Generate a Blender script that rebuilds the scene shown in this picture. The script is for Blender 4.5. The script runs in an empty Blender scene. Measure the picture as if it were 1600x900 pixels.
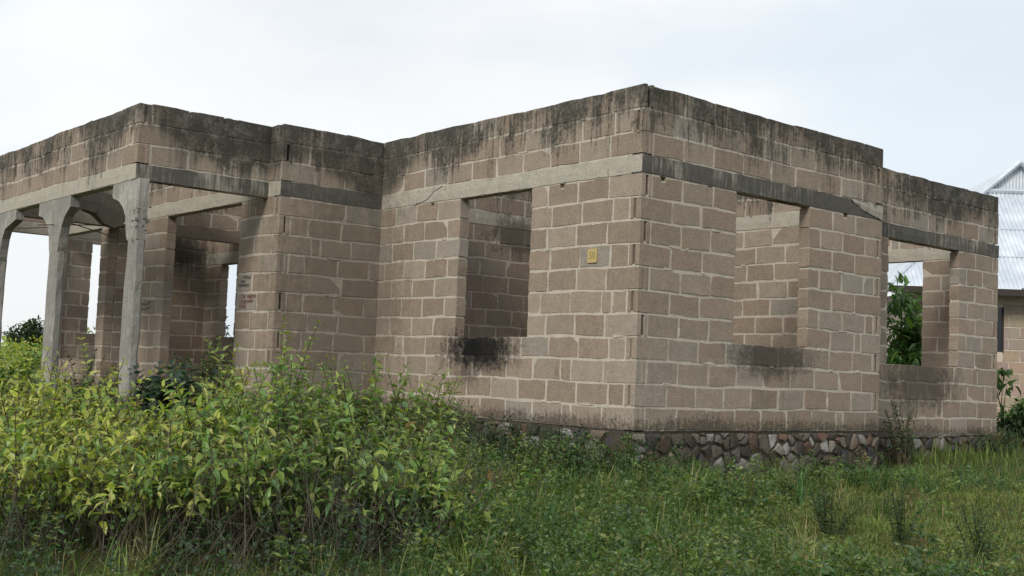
import bpy, math, random
import numpy as np
from mathutils import Vector

R = math.radians
sc = bpy.context.scene
COL = sc.collection
rnd = random.Random(11)
nr = np.random.default_rng(7)

# ------------------------------------------------------------------ camera
CAM = Vector((-8.9722, -8.6404, 0.5437))
cam = bpy.data.cameras.new('camera')
cam.sensor_width = 36.0
cam.lens = 36.0 * 1832.7 / 1600.0
cam.clip_start = 0.05
cam.clip_end = 3000.0
co = bpy.data.objects.new('camera', cam)
COL.objects.link(co)
_y, _p, _r = 0.8740, 0.0735, 0.0401
fw = Vector((math.cos(_p)*math.cos(_y), math.cos(_p)*math.sin(_y), math.sin(_p)))
rt = Vector((math.sin(_y), -math.cos(_y), 0.0))
up = rt.cross(fw)
rt2 = math.cos(_r)*rt + math.sin(_r)*up
up2 = -math.sin(_r)*rt + math.cos(_r)*up
from mathutils import Matrix
m = Matrix((rt2, up2, -fw)).transposed().to_4x4()
m.translation = CAM
co.matrix_world = m
sc.camera = co

# ------------------------------------------------------------------ exposure
sc.view_settings.view_transform = 'Standard'
sc.view_settings.look = 'None'
sc.view_settings.exposure = 0.0
sc.view_settings.gamma = 1.0

# ------------------------------------------------------------------ sky: thin bright overcast
SUN_EL, SUN_AZ = R(37), R(-112)       # azimuth measured from +Y towards +X
w = bpy.data.worlds.new('World')
sc.world = w
w.use_nodes = True
wn, wl_ = w.node_tree.nodes, w.node_tree.links
wn.clear()
wo = wn.new('ShaderNodeOutputWorld')
bg = wn.new('ShaderNodeBackground'); bg.inputs[1].default_value = 0.1
sky = wn.new('ShaderNodeTexSky'); sky.sky_type = 'NISHITA'; sky.sun_disc = False
sky.sun_elevation = SUN_EL; sky.sun_rotation = SUN_AZ
sky.air_density = 1.0; sky.dust_density = 2.0
bg2 = wn.new('ShaderNodeBackground')
bg2.inputs[0].default_value = (0.93, 0.966, 1.0, 1); bg2.inputs[1].default_value = 1.02
tc = wn.new('ShaderNodeTexCoord')
mp = wn.new('ShaderNodeMapping'); mp.inputs['Scale'].default_value = (1.0, 1.0, 2.6)
mp.inputs['Rotation'].default_value = (0.2, 0.1, 0.6)
nz = wn.new('ShaderNodeTexNoise'); nz.inputs['Scale'].default_value = 1.7
nz.inputs['Detail'].default_value = 6; nz.inputs['Roughness'].default_value = 0.5
rp = wn.new('ShaderNodeMapRange'); rp.inputs[1].default_value = 0.34; rp.inputs[2].default_value = 0.66
rp.inputs[3].default_value = 0.75; rp.inputs[4].default_value = 1.0
mx = wn.new('ShaderNodeMixShader')
wl_.new(tc.outputs['Generated'], mp.inputs[0]); wl_.new(mp.outputs[0], nz.inputs[0])
wl_.new(nz.outputs[0], rp.inputs[0]); wl_.new(rp.outputs[0], mx.inputs[0])
cn = wn.new('ShaderNodeTexNoise'); cn.inputs['Scale'].default_value = 2.6; cn.inputs['Detail'].default_value = 5
cm = wn.new('ShaderNodeMapRange'); cm.interpolation_type = 'SMOOTHSTEP'; cm.inputs[1].default_value = 0.36; cm.inputs[2].default_value = 0.60
cr_ = wn.new('ShaderNodeMix'); cr_.data_type = 'RGBA'
cr_.inputs[6].default_value = (0.80, 0.88, 0.95, 1); cr_.inputs[7].default_value = (0.965, 0.985, 1.0, 1)
wl_.new(mp.outputs[0], cn.inputs[0]); wl_.new(cn.outputs[0], cm.inputs[0]); wl_.new(cm.outputs[0], cr_.inputs[0]); wl_.new(cr_.outputs[2], bg2.inputs[0])
wl_.new(sky.outputs[0], bg.inputs[0]); wl_.new(bg.outputs[0], mx.inputs[1]); wl_.new(bg2.outputs[0], mx.inputs[2])
wl_.new(mx.outputs[0], wo.inputs[0])

# ------------------------------------------------------------------ sun behind thin cloud
sl = bpy.data.lights.new('sun', 'SUN'); sl.energy = 2.25; sl.angle = R(16); sl.color = (1.0, 0.955, 0.87)
so = bpy.data.objects.new('sun', sl); COL.objects.link(so)
sd = Vector((math.sin(SUN_AZ)*math.cos(SUN_EL), math.cos(SUN_AZ)*math.cos(SUN_EL), math.sin(SUN_EL)))
so.rotation_euler = sd.to_track_quat('Z', 'Y').to_euler()
so.location = sd * 40

# ------------------------------------------------------------------ helpers
WL = {}                                   # world location of every built object

def tag(o, label=None, cat=None, group=None, kind=None):
    if label: o['label'] = label
    if cat: o['category'] = cat
    if group: o['group'] = group
    if kind: o['kind'] = kind
    return o

def empty(name, loc):
    o = bpy.data.objects.new(name, None); COL.objects.link(o)
    o.location = loc; o.empty_display_size = 0.2
    WL[o] = Vector(loc)
    return o

def link(name, me, loc, parent=None):
    o = bpy.data.objects.new(name, me); COL.objects.link(o)
    loc = Vector(loc)
    WL[o] = loc
    if parent is not None:
        o.parent = parent; o.location = loc - WL[parent]
    else:
        o.location = loc
    return o

def fast_mesh(name, V, loops, totals, mat, col=None, smooth=False):
    me = bpy.data.meshes.new(name)
    V = np.asarray(V, np.float32); loops = np.asarray(loops, np.int32); totals = np.asarray(totals, np.int32)
    me.vertices.add(len(V)); me.vertices.foreach_set('co', V.ravel())
    me.loops.add(len(loops)); me.loops.foreach_set('vertex_index', loops)
    me.polygons.add(len(totals))
    st = np.concatenate([[0], np.cumsum(totals)[:-1]]).astype(np.int32)
    me.polygons.foreach_set('loop_start', st)
    me.polygons.foreach_set('use_smooth', np.full(len(totals), bool(smooth)))
    if mat: me.materials.append(mat)
    if col is not None:
        a = me.attributes.new('col', 'FLOAT_COLOR', 'POINT')
        c = np.asarray(col, np.float32)
        if c.shape[1] == 3: c = np.concatenate([c, np.ones((len(c), 1), np.float32)], 1)
        a.data.foreach_set('color', c.ravel())
    me.update(calc_edges=True); me.validate()
    return me

class MB:
    """collects polygons for ONE mesh object"""
    def __init__(s): s.v = []; s.f = []; s.c = []
    def add(s, vs, fs, col=(.3, .3, .3)):
        b = len(s.v)
        s.v += [tuple(p) for p in vs]; s.f += [tuple(i + b for i in f) for f in fs]
        s.c += [tuple(col)[:3]] * len(vs)
    def box(s, a, b, col=(.3, .3, .3)):
        x0, y0, z0 = a; x1, y1, z1 = b
        s.add([(x0,y0,z0),(x1,y0,z0),(x1,y1,z0),(x0,y1,z0),(x0,y0,z1),(x1,y0,z1),(x1,y1,z1),(x0,y1,z1)],
              [(0,3,2,1),(4,5,6,7),(0,1,5,4),(1,2,6,5),(2,3,7,6),(3,0,4,7)], col)
    def tube(s, pts, r0, r1=None, n=5, col=(.3, .3, .3)):
        r1 = r0 if r1 is None else r1
        pts = [Vector(p) for p in pts]; vs = []; fs = []
        for i, p in enumerate(pts):
            d = (pts[min(i+1, len(pts)-1)] - pts[max(i-1, 0)]).normalized()
            u = d.orthogonal().normalized() if abs(d.z) > .9 else d.cross(Vector((0,0,1))).normalized()
            v = d.cross(u)
            r = r0 + (r1 - r0) * i / (len(pts) - 1)
            for k in range(n):
                a = 2*math.pi*k/n
                vs.append(p + u*math.cos(a)*r + v*math.sin(a)*r)
        for i in range(len(pts)-1):
            for k in range(n):
                fs.append((i*n+k, i*n+(k+1) % n, (i+1)*n+(k+1) % n, (i+1)*n+k))
        fs.append(tuple(range(n))[::-1]); fs.append(tuple(range((len(pts)-1)*n, len(pts)*n)))
        s.add(vs, fs, col)
    def mesh(s, name, mat, smooth=False, origin=None):
        V = np.array(s.v, np.float32)
        o = V.mean(0) if origin is None else np.array(origin, np.float32)
        me = fast_mesh(name, V - o, [i for f in s.f for i in f], [len(f) for f in s.f], mat, np.array(s.c), smooth)
        return me, Vector([float(q) for q in o])
    def build(s, name, mat, parent=None, smooth=False, origin=None):
        me, o = s.mesh(name, mat, smooth, origin)
        return link(name, me, o, parent)

# ------------------------------------------------------------------ materials
class NT:
    def __init__(s, name):
        s.m = bpy.data.materials.new(name); s.m.use_nodes = True
        s.t = s.m.node_tree; s.t.nodes.clear()
        s.out = s.t.nodes.new('ShaderNodeOutputMaterial')
    def n(s, typ, **kw):
        o = s.t.nodes.new(typ)
        for k, v in kw.items(): setattr(o, k, v)
        return o
    def put(s, sock, v):
        if isinstance(v, bpy.types.NodeSocket): s.t.links.new(v, sock)
        elif isinstance(v, (tuple, list)) and len(v) == 3 and sock.type == 'RGBA': sock.default_value = (*v, 1)
        else: sock.default_value = v
    def math(s, op, a, b=0.0, clamp=False):
        o = s.n('ShaderNodeMath', operation=op, use_clamp=clamp)
        s.put(o.inputs[0], a); s.put(o.inputs[1], b); return o.outputs[0]
    def noise(s, vec, scale, detail=4, rough=.55):
        o = s.n('ShaderNodeTexNoise'); s.put(o.inputs['Vector'], vec)
        o.inputs['Scale'].default_value = scale; o.inputs['Detail'].default_value = detail
        o.inputs['Roughness'].default_value = rough; return o.outputs[0]
    def vmul(s, v, k):
        o = s.n('ShaderNodeVectorMath', operation='MULTIPLY'); s.put(o.inputs[0], v); o.inputs[1].default_value = k
        return o.outputs[0]
    def smooth(s, v, a, b, c=0.0, d=1.0):
        o = s.n('ShaderNodeMapRange', interpolation_type='SMOOTHSTEP'); s.put(o.inputs[0], v)
        for i, q in enumerate((a, b, c, d)): o.inputs[i+1].default_value = q
        return o.outputs[0]
    def mix(s, f, a, b, blend='MIX'):
        o = s.n('ShaderNodeMix', data_type='RGBA', blend_type=blend)
        s.put(o.inputs[0], f); s.put(o.inputs[6], a); s.put(o.inputs[7], b); return o.outputs[2]
    def pos(s): return s.n('ShaderNodeNewGeometry').outputs['Position']
    def attr(s, name='col'):
        return s.n('ShaderNodeAttribute', attribute_name=name).outputs['Color']
    def bump(s, h, strength, dist, prev=None):
        o = s.n('ShaderNodeBump'); o.inputs['Strength'].default_value = strength
        o.inputs['Distance'].default_value = dist; s.put(o.inputs['Height'], h)
        if prev is not None: s.put(o.inputs['Normal'], prev)
        return o.outputs[0]
    def principled(s, col, rough=.9, spec=.2, normal=None, metal=0.0):
        o = s.n('ShaderNodeBsdfPrincipled'); s.put(o.inputs['Base Color'], col); s.put(o.inputs['Roughness'], rough)
        s.put(o.inputs['Specular IOR Level'], spec); s.put(o.inputs['Metallic'], metal)
        if normal is not None: s.put(o.inputs['Normal'], normal)
        return o
    def done(s, sh):
        s.t.links.new(sh if isinstance(sh, bpy.types.NodeSocket) else sh.outputs[0], s.out.inputs[0]); return s.m

def masonry(name, bump_s=.5, algae=0.0, fine=1.0):
    """cement block, mortar and cast concrete: colour of the piece plus the house's real stains (by place on the house)"""
    t = NT(name); P = t.pos()
    sx = t.n('ShaderNodeSeparateXYZ'); t.put(sx.inputs[0], P); X, Y, Z = sx.outputs
    zz = t.math('ADD', Z, t.math('MULTIPLY', t.math('GREATER_THAN', X, 4.57), .09))
    n1 = t.noise(P, 1.3, 5); n2 = t.noise(P, 7, 6, .65); n3 = t.noise(P, 55, 4, .7)
    st = t.noise(t.vmul(P, (9, 9, 1.1)), 1.0, 5, .62)
    st2 = t.noise(t.vmul(P, (23, 23, 2.2)), 1.0, 4, .6)
    base = t.attr()
    # mottling and grit of the cement
    base = t.mix(1.0, base, t.mix(n2, (.72, .72, .72), (1.22, 1.22, 1.2)), 'MULTIPLY')
    base = t.mix(.55, base, t.mix(t.smooth(n3, .3, .7), (.6, .6, .6), (1.3, 1.3, 1.3)), 'MULTIPLY')
    base = t.mix(t.math('MULTIPLY', t.smooth(t.noise(P, 3.1, 4), .48, .72), .45), base, t.mix(1.0, base, (.90, .97, .98), 'MULTIPLY'))
    # pale lime bleeding on the top course
    pale = t.math('MULTIPLY', t.smooth(zz, 3.42, 3.66), t.smooth(t.math('ADD', n1, t.math('MULTIPLY', t.math('SUBTRACT', st2, .5), .9)), .45, .68))
    base = t.mix(t.math('MULTIPLY', pale, .8), base, (.36, .345, .31))
    nf = t.noise(P, 24, 5, .7)
    # black algae running down from the wall top
    u = t.math('POWER', t.smooth(zz, 2.55, 3.72), 1.0)
    wv = t.math('ADD', t.math('MULTIPLY', u, .80), t.math('MULTIPLY', t.math('SUBTRACT', st, .5), .85))
    wv = t.math('ADD', wv, t.math('MULTIPLY', t.math('SUBTRACT', n2, .5), .75))
    wv = t.math('ADD', wv, t.math('MULTIPLY', t.math('SUBTRACT', nf, .5), .7))
    wv = t.math('ADD', wv, t.math('MULTIPLY', t.math('SUBTRACT', n1, .5), 1.6))
    wv = t.math('ADD', wv, t.math('MULTIPLY', t.math('SUBTRACT', st2, .5), 1.15))
    wv = t.math('ADD', wv, t.math('MULTIPLY', t.math('SUBTRACT', n3, .5), .35))
    def blob(c, r, amt, streak=1.0):
        o = t.n('ShaderNodeVectorMath', operation='SUBTRACT'); t.put(o.inputs[0], P); o.inputs[1].default_value = c
        o2 = t.vmul(o.outputs[0], tuple(1/q for q in r))
        l = t.n('ShaderNodeVectorMath', operation='LENGTH'); t.put(l.inputs[0], o2)
        d = t.math('ADD', l.outputs['Value'], t.math('MULTIPLY', t.math('SUBTRACT', n2, .5), .9))
        d = t.math('ADD', d, t.math('MULTIPLY', t.math('SUBTRACT', st, .5), .8*streak))
        d = t.math('ADD', d, t.math('MULTIPLY', t.math('SUBTRACT', nf, .5), 1.1))
        d = t.math('ADD', d, t.math('MULTIPLY', t.math('SUBTRACT', st2, .5), .7*streak))
        return t.math('MULTIPLY', t.smooth(d, 1.1, .35), amt)
    wv = t.math('ADD', wv, blob((-.1, 5.0, 3.45), (.75, .8, .75), .55))
    wv = t.math('ADD', wv, blob((-2.2, 5.2, 3.3), (1.1, .5, .85), .34))
    wv = t.math('ADD', wv, blob((2.6, -.05, 3.66), (3.4, .45, .50), .12, .4))
    wv = t.math('ADD', wv, blob((6.6, .45, 3.55), (2.6, .4, .48), .14, .4))
    top = t.math('MULTIPLY', t.smooth(wv, .36, .86), t.smooth(t.math('ADD', t.noise(P, 4.2, 5, .7), t.math('MULTIPLY', t.math('SUBTRACT', nf, .5), .8)), .28, .60, .64, .96))
    base = t.mix(top, base, t.mix(n2, (.030, .031, .027), (.072, .069, .058)))
    # shade of the inner corner, painted into the wall colour with ragged edges
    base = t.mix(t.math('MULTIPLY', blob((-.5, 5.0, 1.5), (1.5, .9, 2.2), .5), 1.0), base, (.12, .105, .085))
    if algae:
        am = t.math('ADD', t.math('MULTIPLY', n1, .9), t.math('MULTIPLY', st2, .7))
        base = t.mix(t.math('MULTIPLY', t.smooth(am, .50, .84), algae), base, t.mix(n2, (.045, .045, .04), (.115, .108, .094)))
    # splash dirt on the lowest course
    bz = t.math('ADD', t.smooth(zz, .34, .0), t.math('MULTIPLY', t.math('SUBTRACT', nf, .5), 1.5))
    bz = t.math('ADD', bz, t.math('MULTIPLY', t.math('SUBTRACT', st2, .5), .8))
    bz = t.math('ADD', bz, t.math('MULTIPLY', t.math('SUBTRACT', n1, .5), 1.1))
    base = t.mix(t.math('MULTIPLY', t.smooth(bz, .52, 1.05), .78), base, (.062, .05, .037))
    # soot and damp under the window openings
    soot = blob((0, 2.66, .84), (.5, .92, .36), .97, .35)
    soot = t.math('MAXIMUM', soot, blob((0, 2.80, .86), (.45, .42, .26), 1.0, .2))
    soot = t.math('MAXIMUM', soot, blob((0, 2.85, .60), (.5, .30, .28), .5, .6))
    damp = t.math('MAXIMUM', blob((2.30, 0, .86), (.95, .4, .30), .80, .7), blob((6.35, .48, .66), (1.2, .4, .48), .75, .8))
    damp = t.math('MAXIMUM', damp, blob((2.6, 4.97, 2.62), (1.0, .4, .42), .75))
    damp = t.math('MAXIMUM', damp, blob((-.3, 10.8, 2.45), (.75, .6, .45), .85))
    damp = t.math('MAXIMUM', damp, blob((2.1, 4.97, 2.0), (1.9, .4, 1.9), .28, .5))
    base = t.mix(damp, base, (.05, .045, .038))
    base = t.mix(soot, base, (.012, .012, .012))
    nb = t.bump(n3, bump_s*.55*fine, .004)
    nb = t.bump(n2, bump_s, .012, nb)
    return t.done(t.principled(base, .93, .12, nb))

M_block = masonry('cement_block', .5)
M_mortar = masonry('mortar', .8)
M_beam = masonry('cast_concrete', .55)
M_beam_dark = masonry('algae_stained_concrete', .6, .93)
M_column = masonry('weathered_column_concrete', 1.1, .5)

def simple(name, bump=(40, .3, .004), rough=.9, spec=.2, var=.35, vs=8):
    t = NT(name); P = t.pos(); a = t.attr()
    n = t.noise(P, vs, 5, .65)
    c = t.mix(1.0, a, t.mix(n, (1-var,)*3, (1+var,)*3), 'MULTIPLY')
    nb = t.bump(t.noise(P, bump[0], 5, .65), bump[1], bump[2])
    return t.done(t.principled(c, rough, spec, nb))

def stone_mat():
    t = NT('rubble_stone'); P = t.pos(); a = t.attr()
    sx = t.n('ShaderNodeSeparateXYZ'); t.put(sx.inputs[0], P)
    n = t.noise(P, 14, 6, .7); n2 = t.noise(P, 3.5, 5, .65); n3 = t.noise(P, 60, 4, .7)
    c = t.mix(1.0, a, t.mix(n, (.45, .45, .45), (1.45, 1.45, 1.45)), 'MULTIPLY')
    mud = t.math('ADD', t.math('MULTIPLY', t.smooth(sx.outputs[2], -.1, -.55), .5), t.math('MULTIPLY', t.math('SUBTRACT', n2, .5), 1.8))
    mud = t.math('ADD', mud, t.math('MULTIPLY', t.math('SUBTRACT', n, .5), 1.0))
    c = t.mix(t.math('MULTIPLY', t.smooth(mud, -.15, .5), .74), c, (.07, .058, .043))
    nb = t.bump(n3, .5, .005); nb = t.bump(n, .9, .02, nb)
    return t.done(t.principled(c, .95, .1, nb))
M_stone = stone_mat()
M_soil_mortar = simple('dark_bedding', (30, 1.0, .02), .97, .05, .6, 10)
M_bark = simple('stem', (60, .4, .003), .85, .15, .4, 30)
M_rust = simple('rusty_steel', (80, .4, .002), .75, .3, .4, 30)
M_paint = simple('paint', (90, .15, .001), .8, .2, .3, 40)

def leafmat(name, trans=.35, rough=.5, spec=.35):
    t = NT(name); P = t.pos(); a = t.attr()
    n = t.noise(P, 30, 3)
    c = t.mix(1.0, a, t.mix(n, (.75, .75, .75), (1.25, 1.25, 1.25)), 'MULTIPLY')
    p = t.principled(c, rough, spec)
    tr = t.n('ShaderNodeBsdfTranslucent'); t.put(tr.inputs[0], t.mix(1.0, c, (1.25, 1.3, .55), 'MULTIPLY'))
    ms = t.n('ShaderNodeMixShader'); ms.inputs[0].default_value = trans
    t.t.links.new(p.outputs[0], ms.inputs[1]); t.t.links.new(tr.outputs[0], ms.inputs[2])
    return t.done(ms)
M_leaf = leafmat('leaf', .42, .42, .5)
M_grass = leafmat('grass_blade', .3, .6, .2)

def ground_mat():
    t = NT('ground_soil'); P = t.pos()
    n1 = t.noise(P, .35, 5); n2 = t.noise(P, 5, 6, .65); n3 = t.noise(P, 40, 4)
    c = t.mix(t.smooth(n1, .35, .65), (.055, .042, .026), (.045, .055, .02))
    c = t.mix(t.smooth(n2, .35, .7), c, (.06, .07, .022))
    c = t.mix(1.0, c, t.mix(n3, (.6, .6, .6), (1.4, 1.4, 1.4)), 'MULTIPLY')
    return t.done(t.principled(c, .95, .1, t.bump(n2, .8, .05)))
M_ground = ground_mat()

# ------------------------------------------------------------------ ground
def sstep(a, b, x):
    q = np.clip((np.asarray(x, float) - a) / (b - a), 0, 1); return q*q*(3-2*q)
def gz(x, y):
    x = np.asarray(x, float); y = np.asarray(y, float)
    # distance in front of the house (towards the camera)
    d = np.maximum(-(x*.45 + y*.9), 0) * 1.0
    d = np.maximum(d, -(x + 3.6) * .9)
    h = -.50 - .42*sstep(.3, 6.5, d)
    h = h - .10*sstep(-.3, .8, x)*sstep(-2.0, -.3, y)*sstep(5.4, 4.0, x)
    h = h + .13*sstep(3.5, 8.5, x)*sstep(-4, 0, y)
    h = h + .03*np.sin(x*2.1 + y*1.3) + .025*np.sin(y*3.1 - x*.7)
    return h
def build_ground():
    def axis(c):
        a = np.concatenate([np.arange(-15, 15.01, .5), np.array([17, 20, 24, 30, 40, 55, 80, 120, 200, 350, 700, 1500])])
        b = -np.array([17, 20, 24, 30, 40, 55, 80, 120, 200, 350, 700, 1500])[::-1]
        return np.concatenate([b, a]) + c
    xs, ys = axis(0), axis(0)
    GX, GY = np.meshgrid(xs, ys, indexing='ij')
    V = np.stack([GX, GY, gz(GX, GY)], -1).reshape(-1, 3)
    n, k = len(xs), len(ys)
    i, j = np.meshgrid(np.arange(n-1), np.arange(k-1), indexing='ij')
    a = (i*k + j).ravel()
    L = np.stack([a, a+k, a+k+1, a+1], -1).ravel()
    me = fast_mesh('ground', V, L, np.full(len(a), 4), M_ground, None, True)
    tag(link('ground', me, (0, 0, 0)), kind='structure')
build_ground()

# ------------------------------------------------------------------ the unfinished block house
BLK = .25                                # course height
house = empty('unfinished_house', (0, 0, -.5))
tag(house, 'large roofless house of bare cement blocks with dark stained wall tops, nearest to the viewer', 'house')

def mapper(axis, c):
    if axis == 'x': return lambda s, z, d: (c + d, s, z)
    return lambda s, z, d: (s, c + d, z)

TONES = [(.335, .270, .215), (.325, .268, .215), (.295, .236, .187), (.35, .288, .232), (.315, .250, .196), (.345, .293, .243), (.305, .242, .190)]
def tone(r):
    c = r.choice(TONES); k = r.uniform(.94, 1.06)*.88
    if r.random() < .04: c = (.325, .288, .247)
    return (c[0]*k*1.055, c[1]*k*1.045, c[2]*k*1.035)
MORT = (.50, .445, .378)
CONC = (.42, .385, .325)

pool = []                                # (screen size, MB, wall object): blocks in view sort for the 300 limit

def block_mb(mp_, s0, s1, z0, z1, t, r, notch=None, proud=.004, col=None):
    b = MB(); j = .0075
    L = s1 - s0
    per = [(s0, z0), (s0 + L*.33, z0), (s0 + L*.7, z0), (s1, z0), (s1, (z0+z1)/2), (s1, z1)]
    if notch is not None:
        a, e, h = notch
        per += [(e, z1), (e, z1 - h), (a, z1 - h), (a, z1)]
    else:
        per += [(s0 + L*.64, z1), (s0 + L*.3, z1)]
    per += [(s0, z1), (s0, (z0+z1)/2)]
    per = [(a + r.uniform(-j, j), q + r.uniform(-j, j)) for a, q in per]
    cs, cz = (s0+s1)/2, (z0+z1)/2
    n = len(per); vs = []
    tilt = (r.uniform(-.003, .003), r.uniform(-.003, .003)); pd = proud + r.uniform(-.002, .0035)
    ins = .0045
    for a, q in per:
        k1 = max(0, 1 - ins/max(abs(a-cs), .01)); k2 = max(0, 1 - ins/max(abs(q-cz), .01))
        fa, fq = cs + (a-cs)*k1, cz + (q-cz)*k2
        vs.append(mp_(fa, fq, -pd + tilt[0]*(a-cs)/max(L, .1)*2 + tilt[1]*(q-cz)*6))
    for a, q in per: vs.append(mp_(a, q, .003))
    for a, q in per: vs.append(mp_(a, q, t - .004))
    fs = [tuple(range(n))]
    for i in range(n):
        k = (i+1) % n
        fs.append((i, n+i, n+k, k)); fs.append((n+i, 2*n+i, 2*n+k, n+k))
    fs.append(tuple(range(3*n-1, 2*n-1, -1)))
    b.add(vs, fs, col or tone(r))
    return b

def corner_mb(mp_, s_dir, s0, s1, z0, z1, t, r, groove=.75):
    """corner block whose end (at s0 side, direction s_dir) shows the grooved block end"""
    b = MB(); e = -.006
    a, c = (s0 + e, s1) if s_dir < 0 else (s1 - e, s0)
    q = 1 if s_dir < 0 else -1
    g0, g1 = .058 + r.uniform(-.014, .012), .100 + r.uniform(-.012, .012)
    dp = r.uniform(.022, .075) if r.random() < groove else .006
    plan = [(a + q*.004, -.006), (c, -.006), (c, t-.004), (a + q*.002, t-.004), (a, g1 + .004), (a + q*dp, g1 - .004), (a + q*dp, g0 + .004), (a, g0 - .004), (a, .0)]
    plan = [(x + r.uniform(-.002, .002), y) for x, y in plan]
    n = len(plan); vs = [mp_(x, z0 + r.uniform(-.002, .002), y) for x, y in plan] + [mp_(x, z1 + r.uniform(-.003, .003), y) for x, y in plan]
    fs = [(i, (i+1) % n, n + (i+1) % n, n + i) for i in range(n)]
    fs += [tuple(range(n))[::-1], tuple(range(n, 2*n))]
    b.add(vs, fs, tone(r)); return b

def core_mesh(b, mp_, s0, s1, z0, z1, t, openings, col, d0=0.0):
    ss = sorted({s0, s1} | {min(max(v, s0), s1) for o in openings for v in o[:2]})
    zs = sorted({z0, z1} | {min(max(v, z0), z1) for o in openings for v in o[2:4]})
    # refine long spans so the mortar is not one sheet
    def solid(i, j):
        if i < 0 or j < 0 or i >= len(ss)-1 or j >= len(zs)-1: return False
        ms, mz = (ss[i]+ss[i+1])/2, (zs[j]+zs[j+1])/2
        return not any(o[0] < ms < o[1] and o[2] < mz < o[3] for o in openings)
    for i in range(len(ss)-1):
        for j in range(len(zs)-1):
            if not solid(i, j): continue
            a, c, e, f = ss[i], ss[i+1], zs[j], zs[j+1]
            q = [mp_(a, e, d0), mp_(c, e, d0), mp_(c, f, d0), mp_(a, f, d0), mp_(a, e, t), mp_(c, e, t), mp_(c, f, t), mp_(a, f, t)]
            fs = [(0, 1, 2, 3), (7, 6, 5, 4)]
            if not solid(i-1, j): fs.append((0, 3, 7, 4))
            if not solid(i+1, j): fs.append((1, 5, 6, 2))
            if not solid(i, j-1): fs.append((0, 4, 5, 1))
            if not solid(i, j+1): fs.append((3, 2, 6, 7))
            b.add(q, fs, col)

def beam_mb(mp_, s0, s1, z0, z1, t, r, proud=.012, col=CONC, rough=.006):
    """cast ring beam with uneven shutter edges"""
    b = MB(); n = max(2, int((s1-s0)/.16)); rings = []
    for i in range(n+1):
        s = s0 + (s1-s0)*i/n
        e = 0 if i in (0, n) else r.uniform(-.02, .02)
        j = lambda k=1: r.uniform(-rough, rough)*k
        rings.append([mp_(s+e, z0 + .006 + j(), -proud + .004), mp_(s+e, z0 + (z1-z0)*.5 + j(), -proud + j(.5)), mp_(s+e, z1 + j(1.5), -proud + .002 + j(.4)),
                      mp_(s+e, z1 + .003, t-.003), mp_(s+e, z0, t-.003), mp_(s+e, z0 + j(.4), .004)])
    vs = [p for q in rings for p in q]; fs = []
    for i in range(n):
        for k in range(6):
            fs.append((i*6+k, i*6+(k+1) % 6, (i+1)*6+(k+1) % 6, (i+1)*6+k))
    fs += [tuple(range(6))[::-1], tuple(range(n*6, n*6+6))]
    b.add(vs, fs, col); return b

def facing(axis, c):   # is this face turned to the viewer's side at all (all built ones are)
    return True

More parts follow.
